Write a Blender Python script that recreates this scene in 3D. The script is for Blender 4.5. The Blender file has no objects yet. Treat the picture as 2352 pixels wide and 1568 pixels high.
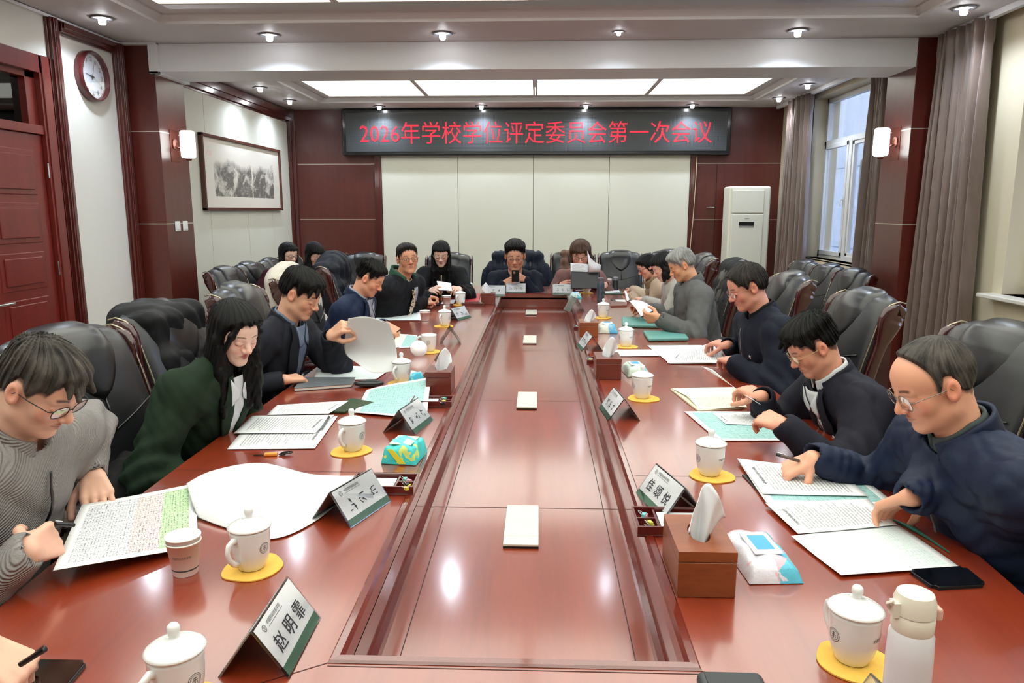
import bpy, bmesh, math, random
import numpy as np
from mathutils import Vector, Matrix
from mathutils.bvhtree import BVHTree
from math import sin, cos, pi, radians as R
random.seed(7)
SC = bpy.context.scene
COL = SC.collection
CZ = 1.56          # camera height
TZ = 0.76          # table top height
# ---------------------------------------------------------------- camera
F_PX = 1700.0
PITCH = math.atan((784-482)/F_PX)
YAW = math.atan((1238-1176)/(F_PX/math.cos(PITCH)))
FW = Vector((-sin(YAW)*cos(PITCH), cos(YAW)*cos(PITCH), -sin(PITCH)))
RT = Vector((cos(YAW), sin(YAW), 0)); UPV = RT.cross(FW)
cam = bpy.data.cameras.new('camera'); camo = bpy.data.objects.new('camera', cam); COL.objects.link(camo)
cam.sensor_width = 36; cam.lens = F_PX*36/2352; cam.clip_start = .05; cam.clip_end = 200
camo.location = (0, 0, CZ)
camo.rotation_euler = Matrix((RT, UPV, -FW)).transposed().to_euler()
SC.camera = camo
def ray(u, v): return FW + RT*((u-1176)/F_PX) + UPV*((784-v)/F_PX)
def onz(u, v, z=TZ):
    d = ray(u, v); t = (z-CZ)/d.z; return Vector((d.x*t, d.y*t, z))
def ony(u, v, y):
    d = ray(u, v); t = y/d.y; return Vector((d.x*t, y, CZ+d.z*t))
def onx(u, v, x):
    d = ray(u, v); t = x/d.x; return Vector((x, d.y*t, CZ+d.z*t))
# ---------------------------------------------------------------- objects
def link(name, me, parent=None, m=None):
    o = bpy.data.objects.new(name, me); COL.objects.link(o)
    if m is not None and me is not None:
        for q in (m if isinstance(m, (list, tuple)) else [m]): me.materials.append(q)
    if parent: o.parent = parent
    return o
def tag(o, label, cat=None, group=None, kind=None):
    if label: o['label'] = label
    if cat: o['category'] = cat
    if group: o['group'] = group
    if kind: o['kind'] = kind
    return o
def thing(name, label, cat, loc=(0,0,0), rz=0, group=None):
    o = bpy.data.objects.new(name, None); COL.objects.link(o); o.empty_display_size = .05
    o.location = loc; o.rotation_euler = (0, 0, rz)
    return tag(o, label, cat, group)
class MB:
    """mesh collector"""
    def __init__(s): s.v = []; s.f = []; s.mi = []; s.uv = {}
    def add(s, vs, fs, mi=0):
        b = len(s.v); s.v += [tuple(v) for v in vs]
        s.f += [tuple(b+i for i in f) for f in fs]; s.mi += [mi]*len(fs); return s
    def box(s, lo, hi, mi=0, mat=None):
        x0,y0,z0 = lo; x1,y1,z1 = hi
        vs = [(x0,y0,z0),(x1,y0,z0),(x1,y1,z0),(x0,y1,z0),(x0,y0,z1),(x1,y0,z1),(x1,y1,z1),(x0,y1,z1)]
        if mat: vs = [mat @ Vector(v) for v in vs]
        return s.add(vs, [(0,3,2,1),(4,5,6,7),(0,1,5,4),(1,2,6,5),(2,3,7,6),(3,0,4,7)], mi)
    def lathe(s, prof, n=32, mi=0, mat=None, cap=True):
        vs = []
        for r, z in prof:
            for k in range(n):
                a = 2*pi*k/n; vs.append((r*cos(a), r*sin(a), z))
        if mat: vs = [mat @ Vector(v) for v in vs]
        fs = []
        for i in range(len(prof)-1):
            for k in range(n):
                fs.append((i*n+k, i*n+(k+1)%n, (i+1)*n+(k+1)%n, (i+1)*n+k))
        if cap:
            if prof[0][0] > 1e-5: fs.append(tuple(range(n-1, -1, -1)))
            if prof[-1][0] > 1e-5: fs.append(tuple((len(prof)-1)*n+k for k in range(n)))
        return s.add(vs, fs, mi)
    def tube(s, pts, r, n=8, mi=0, flat=1.0, closed=False):
        pts = [Vector(p) for p in pts]; m = len(pts)
        rs = r if isinstance(r, (list, tuple)) else [r]*m
        vs = []; up = None
        for i, p in enumerate(pts):
            if closed: t = (pts[(i+1) % m]-pts[i-1])
            else: t = pts[min(i+1, m-1)]-pts[max(i-1, 0)]
            if t.length < 1e-9: t = Vector((0,0,1))
            t.normalize()
            if up is None:
                up = Vector((0,0,1)) if abs(t.z) < .9 else Vector((1,0,0))
            sd = t.cross(up)
            if sd.length < 1e-6: sd = t.orthogonal()
            sd.normalize(); up2 = sd.cross(t); up = up2
            for k in range(n):
                a = 2*pi*k/n
                vs.append(p + sd*(cos(a)*rs[i]) + up2*(sin(a)*rs[i]*flat))
        fs = []
        for i in range(m if closed else m-1):
            j = (i+1) % m
            for k in range(n): fs.append((i*n+k, i*n+(k+1)%n, j*n+(k+1)%n, j*n+k))
        if not closed:
            fs.append(tuple(range(n-1,-1,-1))); fs.append(tuple((m-1)*n+k for k in range(n)))
        return s.add(vs, fs, mi)
    def prism(s, poly, z0, z1, mi=0, mat=None):
        n = len(poly)
        vs = [(x,y,z0) for x,y in poly]+[(x,y,z1) for x,y in poly]
        if mat: vs = [mat @ Vector(v) for v in vs]
        fs = [tuple(range(n-1,-1,-1)), tuple(range(n,2*n))]+[(i,(i+1)%n,n+(i+1)%n,n+i) for i in range(n)]
        return s.add(vs, fs, mi)
    def grid(s, fn, nu, nv, mi=0):
        """fn(u,v)->point, uv stored"""
        b = len(s.v)
        for j in range(nv+1):
            for i in range(nu+1):
                s.uv[len(s.v)] = (i/nu, j/nv); s.v.append(tuple(fn(i/nu, j/nv)))
        for j in range(nv):
            for i in range(nu):
                a = b+j*(nu+1)+i; s.f.append((a, a+1, a+nu+2, a+nu+1)); s.mi.append(mi)
        return s
    def mesh(s, name='mesh', smooth=False):
        me = bpy.data.meshes.new(name); me.from_pydata(s.v, [], s.f)
        me.polygons.foreach_set('material_index', s.mi)
        if s.uv:
            l = me.uv_layers.new(name='UVMap')
            idx = [lp.vertex_index for lp in me.loops]
            l.data.foreach_set('uv', [c for i in idx for c in s.uv.get(i, (0,0))])
        if smooth: me.polygons.foreach_set('use_smooth', [True]*len(me.polygons))
        me.update(); return me
    def obj(s, name, m, parent=None, smooth=False, bevel=0, seg=2, auto=None, solid=0, sub=0):
        o = link(name, s.mesh(name, smooth), parent, m)
        if sub:
            md = o.modifiers.new('sub','SUBSURF'); md.levels = sub; md.render_levels = sub
        if solid:
            md = o.modifiers.new('solid','SOLIDIFY'); md.thickness = solid; md.offset = 0
        if bevel:
            md = o.modifiers.new('bevel','BEVEL'); md.width = bevel; md.segments = seg; md.limit_method = 'ANGLE'; md.angle_limit = R(40)
            md.harden_normals = True
            o.data.polygons.foreach_set('use_smooth', [True]*len(o.data.polygons))
        elif auto:
            me = o.data; me.polygons.foreach_set('use_smooth', [True]*len(me.polygons))
            try: me.set_sharp_from_angle(angle=R(auto))
            except Exception: pass
        return o
def struct(o, label=None):
    o['kind'] = 'structure'
    if label: o['label'] = label
    return o
def T(x, y, z): return Matrix.Translation((x, y, z))
def RZ(a): return Matrix.Rotation(a, 4, 'Z')
def RX(a): return Matrix.Rotation(a, 4, 'X')
def RY(a): return Matrix.Rotation(a, 4, 'Y')
def copytree(o, parent=None):
    c = o.copy(); COL.objects.link(c)
    if parent: c.parent = parent
    for ch in o.children: copytree(ch, c)
    return c
# ---------------------------------------------------------------- materials
def lin(c):
    c = c/255; return c/12.92 if c <= .04045 else ((c+.055)/1.055)**2.4
def rgb(r, g, b): return (lin(r), lin(g), lin(b), 1)
_M = {}
class NT:
    def __init__(s, name):
        s.m = bpy.data.materials.new(name); s.m.use_nodes = True; s.t = s.m.node_tree
        s.b = s.t.nodes['Principled BSDF']; s.o = s.t.nodes['Material Output']
    def n(s, typ, **kw):
        x = s.t.nodes.new(typ)
        for k, v in kw.items(): setattr(x, k, v)
        return x
    def l(s, a, b): s.t.links.new(a, b)
    def m_(s, op, a, b=None, c=None, clamp=False):
        x = s.n('ShaderNodeMath', operation=op, use_clamp=clamp)
        for i, q in enumerate((a, b, c)):
            if q is None: continue
            if isinstance(q, (int, float)): x.inputs[i].default_value = q
            else: s.l(q, x.inputs[i])
        return x.outputs[0]
    def mix(s, fac, a, b, blend='MIX'):
        x = s.n('ShaderNodeMix', data_type='RGBA', blend_type=blend)
        for sock, q in ((x.inputs[0], fac), (x.inputs[6], a), (x.inputs[7], b)):
            if isinstance(q, (int, float, tuple)): sock.default_value = q
            else: s.l(q, sock)
        return x.outputs[2]
    def coord(s, kind='Object', scale=(1,1,1)):
        c = s.n('ShaderNodeTexCoord'); mp = s.n('ShaderNodeMapping'); mp.inputs['Scale'].default_value = scale
        s.l(c.outputs[kind], mp.inputs[0]); return mp.outputs[0]
    def noise(s, vec, scale, detail=4, rough=.5, dist=0):
        x = s.n('ShaderNodeTexNoise'); x.inputs['Scale'].default_value = scale; x.inputs['Detail'].default_value = detail
        x.inputs['Roughness'].default_value = rough; x.inputs['Distortion'].default_value = dist
        s.l(vec, x.inputs['Vector']); return x.outputs[0]
    def bump(s, h, strength=.3, dist=.01):
        x = s.n('ShaderNodeBump'); x.inputs['Strength'].default_value = strength; x.inputs['Distance'].default_value = dist
        s.l(h, x.inputs['Height']); s.l(x.outputs[0], s.b.inputs['Normal']); return x.outputs[0]
    def xyz(s, vec):
        x = s.n('ShaderNodeSeparateXYZ'); s.l(vec, x.inputs[0]); return x.outputs
    def band(s, v, lo, hi):
        return s.m_('MULTIPLY', s.m_('GREATER_THAN', v, lo), s.m_('LESS_THAN', v, hi))
    def frac(s, v): return s.m_('FRACT', v)
def M(name, c, rough=.5, metal=0., coat=0., vary=0., vs=8., bump=0., bs=60., bd=.002, spec=.5, emis=None, es=1., trans=0., alpha=1., sheen=0., stretch=(1,1,1), crough=.1, sss=0.):
    if name in _M: return _M[name]
    t = NT(name); b = t.b
    col = rgb(*c); b.inputs['Base Color'].default_value = col
    b.inputs['Roughness'].default_value = rough; b.inputs['Metallic'].default_value = metal
    b.inputs['Coat Weight'].default_value = coat; b.inputs['Coat Roughness'].default_value = crough
    b.inputs['Specular IOR Level'].default_value = spec
    b.inputs['Transmission Weight'].default_value = trans; b.inputs['Alpha'].default_value = alpha
    if sheen: b.inputs['Sheen Weight'].default_value = sheen; b.inputs['Sheen Roughness'].default_value = .4
    if sss:
        b.inputs['Subsurface Weight'].default_value = sss; b.inputs['Subsurface Scale'].default_value = .01
        b.inputs['Subsurface Radius'].default_value = (1, .35, .2)
    v = t.coord('Object', stretch)
    nz = t.noise(v, vs, 4)
    k = max(vary, .02)
    f = t.m_('MULTIPLY_ADD', nz, 2*k, 1-k)
    mx = t.n('ShaderNodeVectorMath', operation='SCALE'); mx.inputs[0].default_value = col[:3]; t.l(f, mx.inputs['Scale'])
    t.l(mx.outputs[0], b.inputs['Base Color'])
    if bump: t.bump(t.noise(v, bs, 5, .6), bump, bd)
    if emis: b.inputs['Emission Color'].default_value = rgb(*emis); b.inputs['Emission Strength'].default_value = es
    _M[name] = t.m; return t.m
def wood(name, c1, c2, rough=.3, coat=.6, axis=(18, 1.2, 18), crough=.08, scale=1.0, spec=.5, lines=None):
    if name in _M: return _M[name]
    t = NT(name); v = t.coord('Object', axis)
    n1 = t.noise(v, 1.3*scale, 5, .55, .35)
    n2 = t.noise(v, 9*scale, 3, .6, .3)
    f = t.m_('ADD', t.m_('MULTIPLY', n1, .75), t.m_('MULTIPLY', n2, .35))
    r = t.n('ShaderNodeValToRGB'); r.color_ramp.elements[0].position = .25; r.color_ramp.elements[1].position = .82
    r.color_ramp.elements[0].color = rgb(*c1); r.color_ramp.elements[1].color = rgb(*c2); t.l(f, r.inputs[0])
    t.l(r.outputs[0], t.b.inputs['Base Color'])
    t.b.inputs['Roughness'].default_value = rough; t.b.inputs['Coat Weight'].default_value = coat
    t.b.inputs['Coat Roughness'].default_value = crough; t.b.inputs['Specular IOR Level'].default_value = spec
    _M[name] = t.m; return t.m
def glass(name, tint=(230,240,240), op=.12, rough=.02, fk=.8):
    if name in _M: return _M[name]
    t = NT(name); t.t.nodes.remove(t.b)
    tr = t.n('ShaderNodeBsdfTransparent'); tr.inputs[0].default_value = rgb(*tint)
    gl = t.n('ShaderNodeBsdfGlossy'); gl.inputs['Roughness'].default_value = rough
    fr = t.n('ShaderNodeFresnel'); fr.inputs[0].default_value = 1.45
    # slight surface waviness so that the pane is not mathematically flat
    nz = t.noise(t.coord('Object'), 3, 2)
    fac = t.m_('ADD', t.m_('MULTIPLY', fr.outputs[0], fk), t.m_('MULTIPLY', nz, op), clamp=True)
    mx = t.n('ShaderNodeMixShader'); t.l(fac, mx.inputs[0]); t.l(tr.outputs[0], mx.inputs[1]); t.l(gl.outputs[0], mx.inputs[2])
    t.l(mx.outputs[0], t.o.inputs[0]); _M[name] = t.m; return t.m
# ---------------------------------------------------------------- text to mesh
def text_mesh(s, width=None, height=None, depth=0.0, space=1.0, bold=0.0, res=3):
    cu = bpy.data.curves.new('writing', 'FONT'); cu.body = s; cu.size = 1; cu.align_x = 'CENTER'; cu.align_y = 'CENTER'
    cu.space_character = space; cu.resolution_u = res; cu.offset = bold
    o = bpy.data.objects.new('writing', cu); COL.objects.link(o)
    dg = bpy.context.evaluated_depsgraph_get(); dg.update()
    me = bpy.data.meshes.new_from_object(o.evaluated_get(dg)); bpy.data.objects.remove(o); bpy.data.curves.remove(cu)
    vs = np.array([v.co[:] for v in me.vertices])
    if len(vs) == 0: return [], []
    mn, mx = vs.min(0), vs.max(0); vs = vs-(mn+mx)/2; w, h = (mx-mn)[:2]
    k = (width/w) if width else height/h
    kx = k; ky = (height/h) if height else k
    vs = vs*np.array((kx, ky, 1)); fs = [tuple(p.vertices) for p in me.polygons]
    bpy.data.meshes.remove(me); return [tuple(v) for v in vs], fs
def put_text(mb, s, mat, mi=0, **kw):
    vs, fs = text_mesh(s, **kw); mb.add([mat @ Vector(v) for v in vs], fs, mi)
# ================================================================ ROOM
XL, XR, YB, YF, ZC = -3.43, 3.24, 10.33, -2.6, 2.9
M_cream = M('cream_wall_panel', (214,212,198), .55, vary=.02, vs=3, bump=.05, bs=300)
M_cream2 = M('pale_wall_paint', (214,210,200), .6, vary=.02, vs=2, bump=.04, bs=200)
M_beige = M('beige_wall_paint', (208,196,170), .6, vary=.02, vs=2, bump=.04, bs=200)
M_ceil = M('ceiling_paint', (206,200,200), .6, vary=.015, vs=2, bump=.03, bs=200)
M_white = M('white_plaster', (226,226,228), .5, vary=.01, bump=.03, bs=200)
M_wall = wood('wall_veneer', (72,23,16), (96,36,27), .36, .4, (14,14,.8), .25)
M_trim = wood('dark_wood_trim', (60,16,14), (92,34,28), .22, .7, (14,14,1), .1)
M_door = wood('door_wood', (96,24,18), (116,36,28), .34, .4, (10,10,.8), .2)
M_line = M('metal_strip', (200,190,176), .3, .6)
M_floor = M('floor_tile', (150,138,122), .25, vary=.08, vs=2, coat=.2)
M_chrome = M('chrome', (200,200,200), .15, 1)
M_black = M('black_plastic', (18,18,20), .3)
M_alu = M('window_frame_white', (222,222,222), .35, vary=.02)
def sbox(name, lo, hi, m, label=None, bevel=0):
    return struct(MB().box(lo, hi).obj(name, m, bevel=bevel), label)
sbox('floor', (XL-.2, YF-.2, -.1), (XR+.3, YB+.2, 0), M_floor)
# --- ceiling with two coffers
CO = [(-2.79, 2.67, -1.4, 5.65), (-2.79, 2.67, 7.4, 9.73)]
def ceil_mesh():
    mb = MB(); z = ZC
    ys = [YF-.2, CO[0][2], CO[0][3], 6.28, 6.78, CO[1][2], CO[1][3], YB+.2]
    x0, x1 = XL-.2, XR+.3
    def q(a, b, c, d, z=z): mb.add([(a,c,z),(a,d,z),(b,d,z),(b,c,z)], [(0,1,2,3)])
    q(x0,x1,ys[0],ys[1]); q(x0,x1,ys[2],ys[5]); q(x0,x1,ys[6],ys[7])
    for a, b, c, d in CO:
        q(x0,a,c,d); q(b,x1,c,d)
        # sloped cornice then flat tray
        def ring(i0, z0, i1, z1):
            A = [(a+i0,c+i0),(b-i0,c+i0),(b-i0,d-i0),(a+i0,d-i0)]; B = [(a+i1,c+i1),(b-i1,c+i1),(b-i1,d-i1),(a+i1,d-i1)]
            mb.add([(x,y,z0) for x,y in A]+[(x,y,z1) for x,y in B], [(k,(k+1)%4,4+(k+1)%4,4+k) for k in range(4)])
        ring(0,z,0,z+.02); ring(0,z+.02,.05,z+.05); ring(.05,z+.05,.05,z+.062); ring(.05,z+.062,.16,z+.062)
        # rails between the light panels + ring
    return mb
struct(ceil_mesh().obj('ceiling', M_ceil))
sbox('trim_1', (XL-.2, YF-.2, ZC+.3), (XR+.3, YB+.2, ZC+.36), M_ceil, 'plaster slab above the light panels')
# light panels: four across, rows along y
M_lp = NT('backlit_panel')
_v = M_lp.coord('Object', (1.2,5,1)); _n = M_lp.noise(_v, 2, 4, .6, .5)
_c = M_lp.mix(_n, rgb(252,249,232), rgb(236,246,240)); M_lp.l(_c, M_lp.b.inputs['Emission Color'])
M_lp.b.inputs['Emission Strength'].default_value = 1.1; M_lp.b.inputs['Base Color'].default_value = rgb(230,230,215)
PANEL = M_lp
def make_panel(w, d):
    p = thing('ceiling_light', None, 'ceiling light')
    MB().box((-w/2,-d/2,0), (w/2,d/2,.008)).obj('diffuser', M_lp.m, p)
    fr = MB(); t = .022
    for lo, hi in (((-w/2-t,-d/2-t,-.006),(w/2+t,-d/2,.02)), ((-w/2-t,d/2,-.006),(w/2+t,d/2+t,.02)), ((-w/2-t,-d/2,-.006),(-w/2,d/2,.02)), ((w/2,-d/2,-.006),(w/2+t,d/2,.02))): fr.box(lo, hi)
    fr.obj('frame', M_ceil, p); return p
xs = [(-2.63,-1.43),(-1.38,-.08),(-.03,1.29),(1.34,2.51)]
nm = ['leftmost','second from left','third from left','rightmost']
protoP = {}
for row, (y0, y1, desc) in enumerate([(7.56,9.57,'beyond the beam'), (3.9,5.34,'in the near ceiling recess'), (2.25,3.85,'mid room'), (.6,2.2,'over the camera'), (-1.24,.55,'behind')]):
    for k, (x0, x1) in enumerate(xs):
        key = (round(x1-x0,2), round(y1-y0,2))
        p = make_panel(*key) if key not in protoP else copytree(protoP[key])
        protoP.setdefault(key, p)
        p.location = ((x0+x1)/2, (y0+y1)/2, ZC+.064)
        if row < 2: tag(p, f'glowing cream backlit panel, {nm[k]} of the four {desc}', group='backlit ceiling panels')
        else: tag(p, f'glowing ceiling panel {desc}, {nm[k]}', group='backlit ceiling panels')
# --- beam
bm_ = MB().box((-3.168, 6.28, 2.68), (2.988, 6.78, 2.899))
struct(bm_.obj('trim_2', M_white, bevel=.004), 'white ceiling beam crossing the room between two wood pillars')
tr = MB()
tr.box((-3.2,6.245,2.66),(-3.12,6.28,2.9)).box((-3.2,6.245,2.66),(-3.12,6.8,2.68)).box((XL,6.22,2.885),(-3.12,6.28,2.9)).box((XL,-2,2.875),(XL+.03,6.2,2.895))
struct(tr.obj('trim_3', M_white, bevel=.003), 'white cable trunking along the ceiling and left beam end')
# --- back wall
bw = MB(); bw.box((XL-.1, YB, 0), (XR+.3, YB+.15, ZC+.02)); struct(bw.obj('wall_back', M_wall))
wp = MB()
ex = [-2.158,-1.11,-.08,.948,2.033]
for a, b in zip(ex, ex[1:]): wp.box((a+.003, YB-.03, 0), (b-.003, YB-.002, 2.285))
struct(wp.obj('trim_4', M_cream, bevel=.002), 'four tall cream panels set in the back wall')
fr = MB()
for x0, x1 in ((-2.25,-2.16),(2.035,2.11)):
    fr.box((x0, YB-.05, 0), (x1, YB, 2.6)); fr.box((x0+.02, YB-.06, 0), (x1-.02, YB, 2.6))
fr.box((-3.41, YB-.04, 0), (-3.33, YB, ZC)); fr.box((-2.25,YB-.05,2.285),(2.11,YB,2.34))
struct(fr.obj('trim_5', M_trim, bevel=.004), 'dark wood mouldings framing the back wall panels')
ml = MB()
for z in (2.178, 1.43):
    for x0, x1 in ((-3.32,-2.26),(2.12,3.24)): ml.box((x0, YB-.004, z-.004), (x1, YB, z+.004))
struct(ml.obj('trim_6', M_line), 'thin pale metal strips across the back wall wood')
gp = MB().box((2.395,YB-.003,.2),(2.401,YB+.001,2.16)); struct(gp.obj('trim_7', M('gap_black',(14,8,8),.8)), 'dark seam of the hidden cupboard door')
hd = MB(); hd.box((2.27,YB-.05,1.585),(2.375,YB-.035,1.605)); hd.box((2.28,YB-.04,1.59),(2.295,YB,1.6)); hd.box((2.35,YB-.04,1.59),(2.365,YB,1.6))
tag(hd.obj('cupboard_handle', M_chrome, bevel=.003), 'small metal pull handle on the wood panel right of the cream wall', 'handle')
cd = MB(); cd.tube([ony(u, v, YB-.07) for u, v in ((1601,360),(1600,380),(1597,430),(1592,500),(1586,560),(1582,620),(1581,660))]+[Vector((1.95,YB-.06,.3))], .006, 6)
tag(cd.obj('power_cord', M('cord_beige',(206,178,146),.5), smooth=True), 'thin beige power cord hanging below the right end of the red sign', 'cord')
# --- LED sign
sg = thing('led_sign', 'long black LED sign with glowing red Chinese characters high on back wall', 'sign', (-.063, YB-.1, 2.585))
MB().box((-2.6,-.02,-.305), (2.6,.09,.305)).obj('housing', M('sign_frame',(24,25,27),.25,coat=.4), sg, bevel=.02)
t_ = NT('led_matrix'); v_ = t_.xyz(t_.coord('Object',(1,1,1)))
dx = t_.m_('FRACT', t_.m_('MULTIPLY', v_[0], 60)); dz = t_.m_('FRACT', t_.m_('MULTIPLY', v_[2], 60))
dd = t_.m_('MULTIPLY', t_.band(dx,.2,.8), t_.band(dz,.2,.8))
st = t_.noise(t_.coord('Object',(.4,1,30)), 3, 3)
t_.l(t_.mix(dd, t_.mix(st, rgb(44,46,48), rgb(60,63,66)), rgb(76,79,82)), t_.b.inputs['Base Color']); t_.b.inputs['Roughness'].default_value = .45
MB().box((-2.54,-.028,-.25), (2.54,-.015,.25)).obj('display', t_.m, sg)
t_ = NT('led_red'); v_ = t_.xyz(t_.coord('Object'))
dx = t_.m_('FRACT', t_.m_('MULTIPLY', v_[0], 70)); dz = t_.m_('FRACT', t_.m_('MULTIPLY', v_[2], 70))
dd = t_.m_('MULTIPLY', t_.band(dx,.12,.9), t_.band(dz,.12,.9))
t_.l(t_.mix(dd, rgb(170,10,28), rgb(250,36,62)), t_.b.inputs['Emission Color']); t_.b.inputs['Emission Strength'].default_value = .85
t_.b.inputs['Base Color'].default_value = rgb(90,0,10)
tm = MB(); put_text(tm, '2026年学校学位评定委员会第一次会议', T(-.003,-.031,-.008) @ RX(pi/2), width=4.69, height=.285, bold=-.004, res=2)
tm.obj('lettering', t_.m, sg)
# --- left wall
lw = MB()
lw.box((XL-.15, 5.30, 0), (XL, YB+.1, ZC)).box((XL-.15, YF-.2, 0), (XL, 3.75, ZC)).box((XL-.15, 3.75, 2.6), (XL, 5.30, ZC))
struct(lw.obj('wall_left', M_cream2))
struct(MB().box((XL-.15,YF-.2,0),(XR+.3,YF,ZC)).obj('wall_front', M_cream2))
cp = MB()
for a, b in ((6.8,7.69),(7.69,8.7),(8.7,9.51),(9.51,10.24)): cp.box((XL+.002,a+.003,.1),(XL+.02,b-.003,2.72))
struct(cp.obj('trim_8', M_cream, bevel=.002), 'cream fabric panels on the left wall behind the landscape picture')
def molding_v(mb, y0, y1, z0, z1, x=XL):
    w = y1-y0
    mb.box((x,y0,z0),(x+.02,y1,z1)).box((x,y0+w*.12,z0),(x+.04,y1-w*.12,z1)).box((x,y0+w*.3,z0),(x+.05,y1-w*.3,z1)).box((x,y0+w*.42,z0),(x+.055,y1-w*.42,z1))
def molding_h(mb, y0, y1, z0, z1, x=XL):
    w = z1-z0
    mb.box((x,y0,z0),(x+.02,y1,z1)).box((x,y0+.01,z0+w*.15),(x+.045,y1-.01,z1-w*.1)).box((x,y0+.02,z0+w*.45),(x+.06,y1-.02,z1-w*.12)).box((x,y0,z1-w*.1),(x+.035,y1,z1))
mo = MB(); molding_v(mo,5.30,5.42,0,ZC-.02); molding_v(mo,6.12,6.26,0,ZC-.02); molding_h(mo,5.42,6.12,2.79,ZC-.02)
struct(mo.obj('trim_9', M_trim, bevel=.003), 'dark wood moulding framing the wall panel that carries the clock')
mo = MB(); molding_h(mo,6.78,YB,2.72,2.9); molding_v(mo,10.22,10.32,0,2.74)
struct(mo.obj('trim_10', M_trim, bevel=.003), 'dark wood cornice above the landscape picture')
# door
dr = thing('door_1', None, None); dr['kind'] = 'structure'; dr['label'] = 'red-brown panelled wooden door with a glass transom at the left wall'
f = MB(); x = XL
f.box((x-.1,5.17,0),(x+.02,5.29,2.6)).box((x-.1,5.19,0),(x+.03,5.27,2.6)).box((x-.1,3.75,0),(x+.02,3.87,2.6)).box((x-.1,3.75,2.48),(x+.02,5.29,2.6)).box((x-.1,3.8,2.07),(x+.01,5.2,2.13))
f.box((x-.13,5.07,2.12),(x-.02,5.17,2.5)).box((x-.13,3.87,2.44),(x-.02,5.17,2.5))
f.obj('door_frame', M_door, dr, bevel=.004)
MB().box((x-.08,3.87,2.13),(x-.07,5.08,2.46)).obj('window_pane', glass('dark_glass',(60,62,70),.08), dr)
lf = MB(); lf.box((x-.06,3.87,0),(x-.012,5.165,2.07))
zz = [(1.96,1.66),(1.61,1.34),(1.28,1.03),(.97,.55),(.48,.12)]
for yy0, yy1 in ((4.62,5.06),(4.12,4.56)):
    for z1, z0 in zz:
        lf.box((x-.03,yy0,z0),(x-.006,yy1,z1)); lf.box((x-.03,yy0+.035,z0+.035),(x+.004,yy1-.035,z1-.035))
lf.obj('door_leaf', M_door, dr, bevel=.006)
hb = MB(); hb.box((x-.02,4.05,.93),(x-.004,4.10,1.12)); hb.tube([(x-.005,4.075,.97),(x+.05,4.08,.97),(x+.052,4.2,.97),(x+.05,4.63,.966)],.009,10)
hb.obj('door_handle', M_chrome, dr, auto=40)
for z in (1.78,1.10,.3):
    h_ = MB(); h_.lathe([(.0,0),(.007,0),(.007,.1),(0,.1)],10,mat=T(x+.012,5.168,z)); h_.obj('hinge', M_chrome, dr, auto=40)
# corridor beyond the transom
struct(MB().box((x-1.6,3.2,0),(x-1.5,6,2.9)).box((x-1.6,3.2,2.9),(x-.15,6,2.95)).box((x-1.6,3.1,0),(x-.15,3.2,2.9)).box((x-1.6,6,0),(x-.15,6.1,2.9)).obj('wall_corridor', M('corridor_grey',(92,92,96),.7)))
# pillars
def pillar(n, x0, x1, lab):
    p = MB().box((x0,6.28,0),(x1,6.775,2.68 if False else 2.9)); o = p.obj(n, M_wall, bevel=.003); struct(o, lab)
    l = MB()
    for z in (2.205,1.443): l.box((x0-.0015,6.2785,z-.004),(x1+.0015,6.7765,z+.004))
    l.obj('metal_strip', M_line, o)
    return o
pillar('wall_pillar_left', XL, -3.17, 'dark wood veneered pillar with metal strips on the left')
pillar('wall_pillar_right', 2.99, XR, 'dark wood veneered pillar with metal strips on the right')
# sconces
def sconce(sx, lab):
    s = thing('wall_sconce', lab, 'wall lamp', (-3.17 if sx>0 else 2.99, 6.52, 2.12), group='white glass wall lamps')
    e = NT('lamp_glass') if 'lamp_glass' not in _M else None
    if e:
        w = e.noise(e.coord('Object'), 6, 2); e.l(e.mix(w, rgb(255,252,240), rgb(240,250,252)), e.b.inputs['Emission Color']); e.b.inputs['Emission Strength'].default_value = 3.0
        _M['lamp_glass'] = e.m
    MB().lathe([(.0,-.113),(.05,-.113),(.06,-.1),(.062,0),(.06,.1),(.05,.113),(0,.113)],28,mat=T(sx*.12,0,0)).obj('lamp_shade', _M['lamp_glass'], s, auto=50)
    b = MB(); b.lathe([(0,0),(.045,0),(.045,.012),(.03,.02),(0,.02)],24,mat=RY(sx*pi/2)); b.tube([(sx*.01,0,-.02),(sx*.05,0,-.03),(sx*.06,0,-.06)],.01,8)
    b.lathe([(0,-.14),(.02,-.137),(.03,-.12),(.0,-.112)],16,mat=T(sx*.12,0,0)); b.box((min(0,sx*.004),-.075,-.15),(max(0,sx*.004),.075,.12))
    b.obj('wall_bracket', M('bronze_metal',(120,70,60),.25,.7), s, auto=40)
    return s
sconce(1, 'glowing white glass wall lamp on the left wood pillar'); sconce(-1, 'glowing white glass wall lamp on the right wood pillar')
for k, y in enumerate((6.46,6.60)):
    s = thing('light_switch', 'white wall switch on left pillar, '+('nearer the room front' if k==0 else 'nearer the picture'), 'switch', (-3.17, y, 1.42), group='white wall switches')
    MB().box((0,-.043,-.043),(.01,.043,.043)).obj('plate', M('switch_white',(224,222,216),.35), s, bevel=.004)
    MB().box((.009,-.028,-.03),(.014,.028,.03)).obj('rocker', M('switch_white',(224,222,216),.35), s, bevel=.003)
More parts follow.
